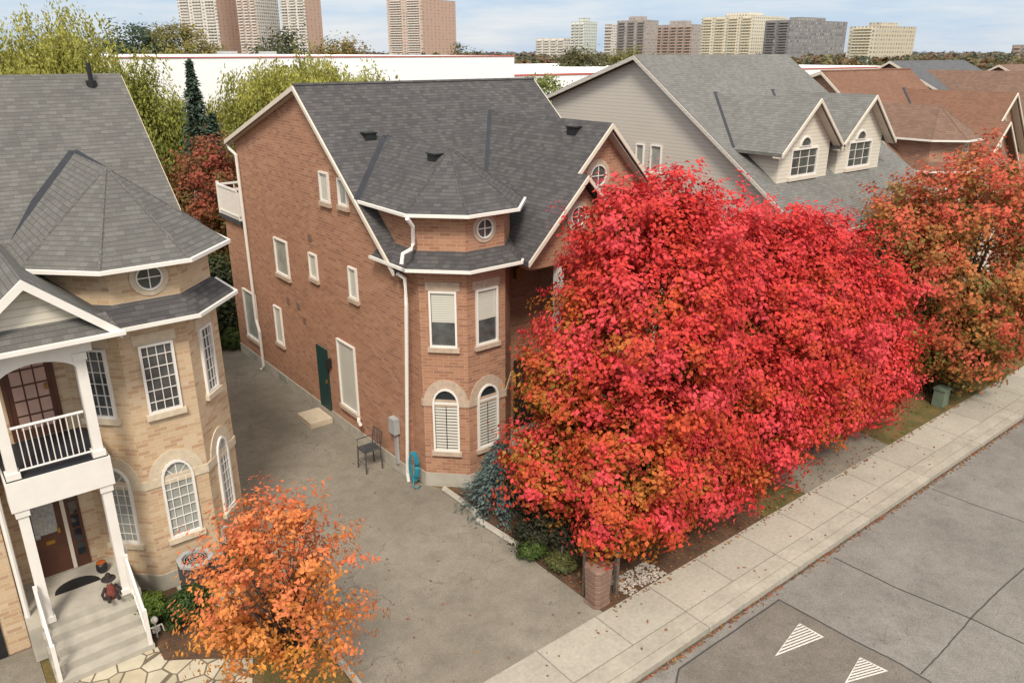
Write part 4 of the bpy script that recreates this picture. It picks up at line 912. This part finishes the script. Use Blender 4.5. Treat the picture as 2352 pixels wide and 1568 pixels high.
m=MB(); m.tube([(b[0],b[1],-.02),(b[0],b[1],.34)],.015,6); m.tube([(b[0]-.12,b[1],.26),(b[0]+.12,b[1],.26)],.015,6); m.tube([(b[0]-.12,b[1],.26),(b[0]-.14,b[1]-.02,.1)],.013,6); m.tube([(b[0]+.12,b[1],.26),(b[0]+.14,b[1]-.02,.1)],.013,6)
for k in range(4): m.tube([(b[0]-.07,b[1],.14+k*.035),(b[0],b[1]-.05,.145+k*.035),(b[0]+.07,b[1],.14+k*.035)],.009,5)
m.build('bones','bone',o)
m=MB(); m.lathe([(.03,.34),(.065,.39),(.07,.44),(.03,.49)],b[0],b[1],10); m.build('skull','bone',o,True)
m=MB(); rr=random.Random(2)
for k in range(9):
    a=.86+k*.045; l=rr.uniform(.45,.95); m.obox(Fp,a-.02,a+.022,2.62-l,2.62,.06,.064)
m.obox(Fp,.86,1.28,2.45,2.64,.066,.07); tag(m.build('ghost_cloth','gauze'),'ragged grey halloween cloth hanging on the lower brown door','decoration')
hb=at_z(956,1112,0); cx_,cy_=hb[0]-.08,hb[1]-.02
m=MB()
for k in range(6):
    r=.085+.012*(k%3); pts=[(cx_+.012*k-.03+r*math.cos(t)*.7,cy_-.01*k+r*math.cos(t)*-.7,.60+(.38+.03*(k%3))*math.sin(t)) for t in np.linspace(0,6.283,24)]
    m.tube(pts,.017,5)
m.tube([(cx_,cy_,.24),(cx_-.08,cy_-.1,.03),(cx_-.03,cy_-.2,.02),(cx_+.12,cy_-.15,.02)],.017,5)
tag(m.build('garden_hose','hose',smooth=True),'coiled blue garden hose hanging at the foot of the brick tower','hose')
b=at_z(868,1072,0); X,Yc=9.0,b[1]+.1
o=thing('patio_chair','dark open metal patio chair against the brick side wall near the electric meter','chair',(X,Yc,0))
for sx in (-.23,.23):
    for sy_ in (-.22,.22):
        m=MB(); m.tube([(X+sx*1.1,Yc+sy_*1.1,-.012),(X+sx,Yc+sy_,.62)],.02,6); m.build('leg','metal_dark',o)
m=MB()
for k in range(6): m.box(X-.24,X+.24,Yc-.24+k*.083,Yc-.24+k*.083+.055,.62,.645)
m.box(X-.25,X-.22,Yc-.25,Yc+.25,.6,.621); m.box(X+.22,X+.25,Yc-.25,Yc+.25,.6,.621)
m.build('seat','metal_dark',o)
m=MB()
for sy_ in (-.23,.23): m.tube([(X+.23,Yc+sy_,.62),(X+.30,Yc+sy_,1.12)],.018,6)
m.tube([(X+.30,Yc-.23,1.12),(X+.30,Yc+.23,1.12)],.018,6)
for k in range(4): m.tube([(X+.235,Yc-.14+k*.093,.64),(X+.30,Yc-.14+k*.093,1.12)],.009,5)
m.build('backrest','metal_dark',o)
for sy_ in (-.25,.25): m=MB(); m.tube([(X+.265,Yc+sy_,.86),(X-.22,Yc+sy_,.86),(X-.23,Yc+sy_,.6)],.016,6); m.build('armrest','metal_dark',o)
m=MB(); m.tube([(X-.24,Yc-.23,.25),(X-.24,Yc+.23,.25)],.013,5); m.build('stretcher','metal_dark',o)
b=at_z(740,968,0); m=MB(); m.box(8.75,9.48,b[1]-.25,b[1]+.75,-.02,.16); tag(m.build('door_step','stone_tan'),'pale concrete step below the green side door','step')
b=at_z(2163,930,0); o=thing('utility_box','pale green utility box at the foot of the rust and green tree','utility box',b)
MB().box(b[0]-.2,b[0]+.2,b[1]-.1,b[1]+.25,-.02,.55).build('body','green_metal',o); MB().box(b[0]-.23,b[0]+.23,b[1]-.13,b[1]+.28,.55,.61).build('lid','green_metal',o)
o=thing('wooden_fence','weathered board fence closing the far end of the driveway','fence',(7.3,30.2,0))
m=MB()
for k in range(26): m.box(5.2+k*.165,5.2+k*.165+.15,30.2,30.225,0,1.75+.02*(k%3))
m.build('boards','wood',o)
for x in (5.25,7.3,9.45): MB().box(x-.06,x+.06,30.23,30.35,0,1.9).build('post','wood',o)
# ------------------------------------------------------------------ world, light, camera
EL=R(49)
to_sun=Vector((-.60*math.cos(EL),-.80*math.cos(EL),math.sin(EL))).normalized()
w=bpy.data.worlds.new('World'); scene.world=w; w.use_nodes=True; t=w.node_tree; bg=t.nodes['Background']
sky=t.nodes.new('ShaderNodeTexSky'); sky.sky_type='NISHITA'; sky.sun_disc=False; sky.sun_elevation=EL; sky.sun_rotation=math.atan2(to_sun.x,to_sun.y)
sky.dust_density=1.0; sky.air_density=1.0
tc=t.nodes.new('ShaderNodeTexCoord'); mp=t.nodes.new('ShaderNodeMapping'); mp.inputs['Scale'].default_value=(2.2,2.2,16)
nz=t.nodes.new('ShaderNodeTexNoise'); nz.inputs['Scale'].default_value=1.6; nz.inputs['Detail'].default_value=7; nz.inputs['Roughness'].default_value=.6
rp=t.nodes.new('ShaderNodeValToRGB'); rp.color_ramp.elements[0].position=.42; rp.color_ramp.elements[1].position=.68
rp.color_ramp.elements[0].color=(.0,.0,.0,1); rp.color_ramp.elements[1].color=(1,1,1,1)
cm=t.nodes.new('ShaderNodeMix'); cm.data_type='RGBA'; cm.inputs[6].default_value=(4.2,5.3,6.7,1); cm.inputs[7].default_value=(6.7,6.8,7.0,1)
hi=t.nodes.new('ShaderNodeMix'); hi.data_type='RGBA'; hi.inputs[7].default_value=(6.6,6.3,5.9,1)
mx=t.nodes.new('ShaderNodeMix'); mx.data_type='RGBA'; mx.inputs[0].default_value=.85
t.links.new(tc.outputs['Generated'],mp.inputs[0]); t.links.new(mp.outputs[0],nz.inputs['Vector']); t.links.new(nz.outputs[0],rp.inputs[0]); t.links.new(rp.outputs[0],cm.inputs[0])
sx=t.nodes.new('ShaderNodeSeparateXYZ'); t.links.new(tc.outputs['Generated'],sx.inputs[0])
m1=t.nodes.new('ShaderNodeMapRange'); m1.inputs[1].default_value=.12; m1.inputs[2].default_value=.45; m1.inputs[3].default_value=0.; m1.inputs[4].default_value=.9
t.links.new(sx.outputs[2],m1.inputs[0]); t.links.new(m1.outputs[0],hi.inputs[0]); t.links.new(cm.outputs[2],hi.inputs[6])
t.links.new(sky.outputs[0],mx.inputs[6]); t.links.new(hi.outputs[2],mx.inputs[7])
mr=t.nodes.new('ShaderNodeMapRange'); mr.inputs[1].default_value=.10; mr.inputs[2].default_value=.7; mr.inputs[3].default_value=1.0; mr.inputs[4].default_value=2.0
t.links.new(sx.outputs[2],mr.inputs[0])
ml=t.nodes.new('ShaderNodeVectorMath'); ml.operation='SCALE'; t.links.new(mx.outputs[2],ml.inputs[0]); t.links.new(mr.outputs[0],ml.inputs['Scale'])
t.links.new(ml.outputs[0],bg.inputs[0]); bg.inputs[1].default_value=.13
sd=bpy.data.lights.new('sun','SUN'); sd.energy=3.8; sd.angle=R(14); sd.color=(1,.92,.79); so=bpy.data.objects.new('sun',sd); COL.objects.link(so); so.rotation_euler=(-to_sun).to_track_quat('-Z','Y').to_euler()
cam=bpy.data.cameras.new('camera'); cam.lens=27.5; cam.sensor_width=36; cam.clip_end=9000; co=bpy.data.objects.new('camera',cam); COL.objects.link(co)
co.location=(0,0,HC); co.rotation_euler=(R(90-20.3),0,-PH); scene.camera=co
scene.view_settings.view_transform='Standard'; scene.view_settings.look='None'; scene.view_settings.exposure=0
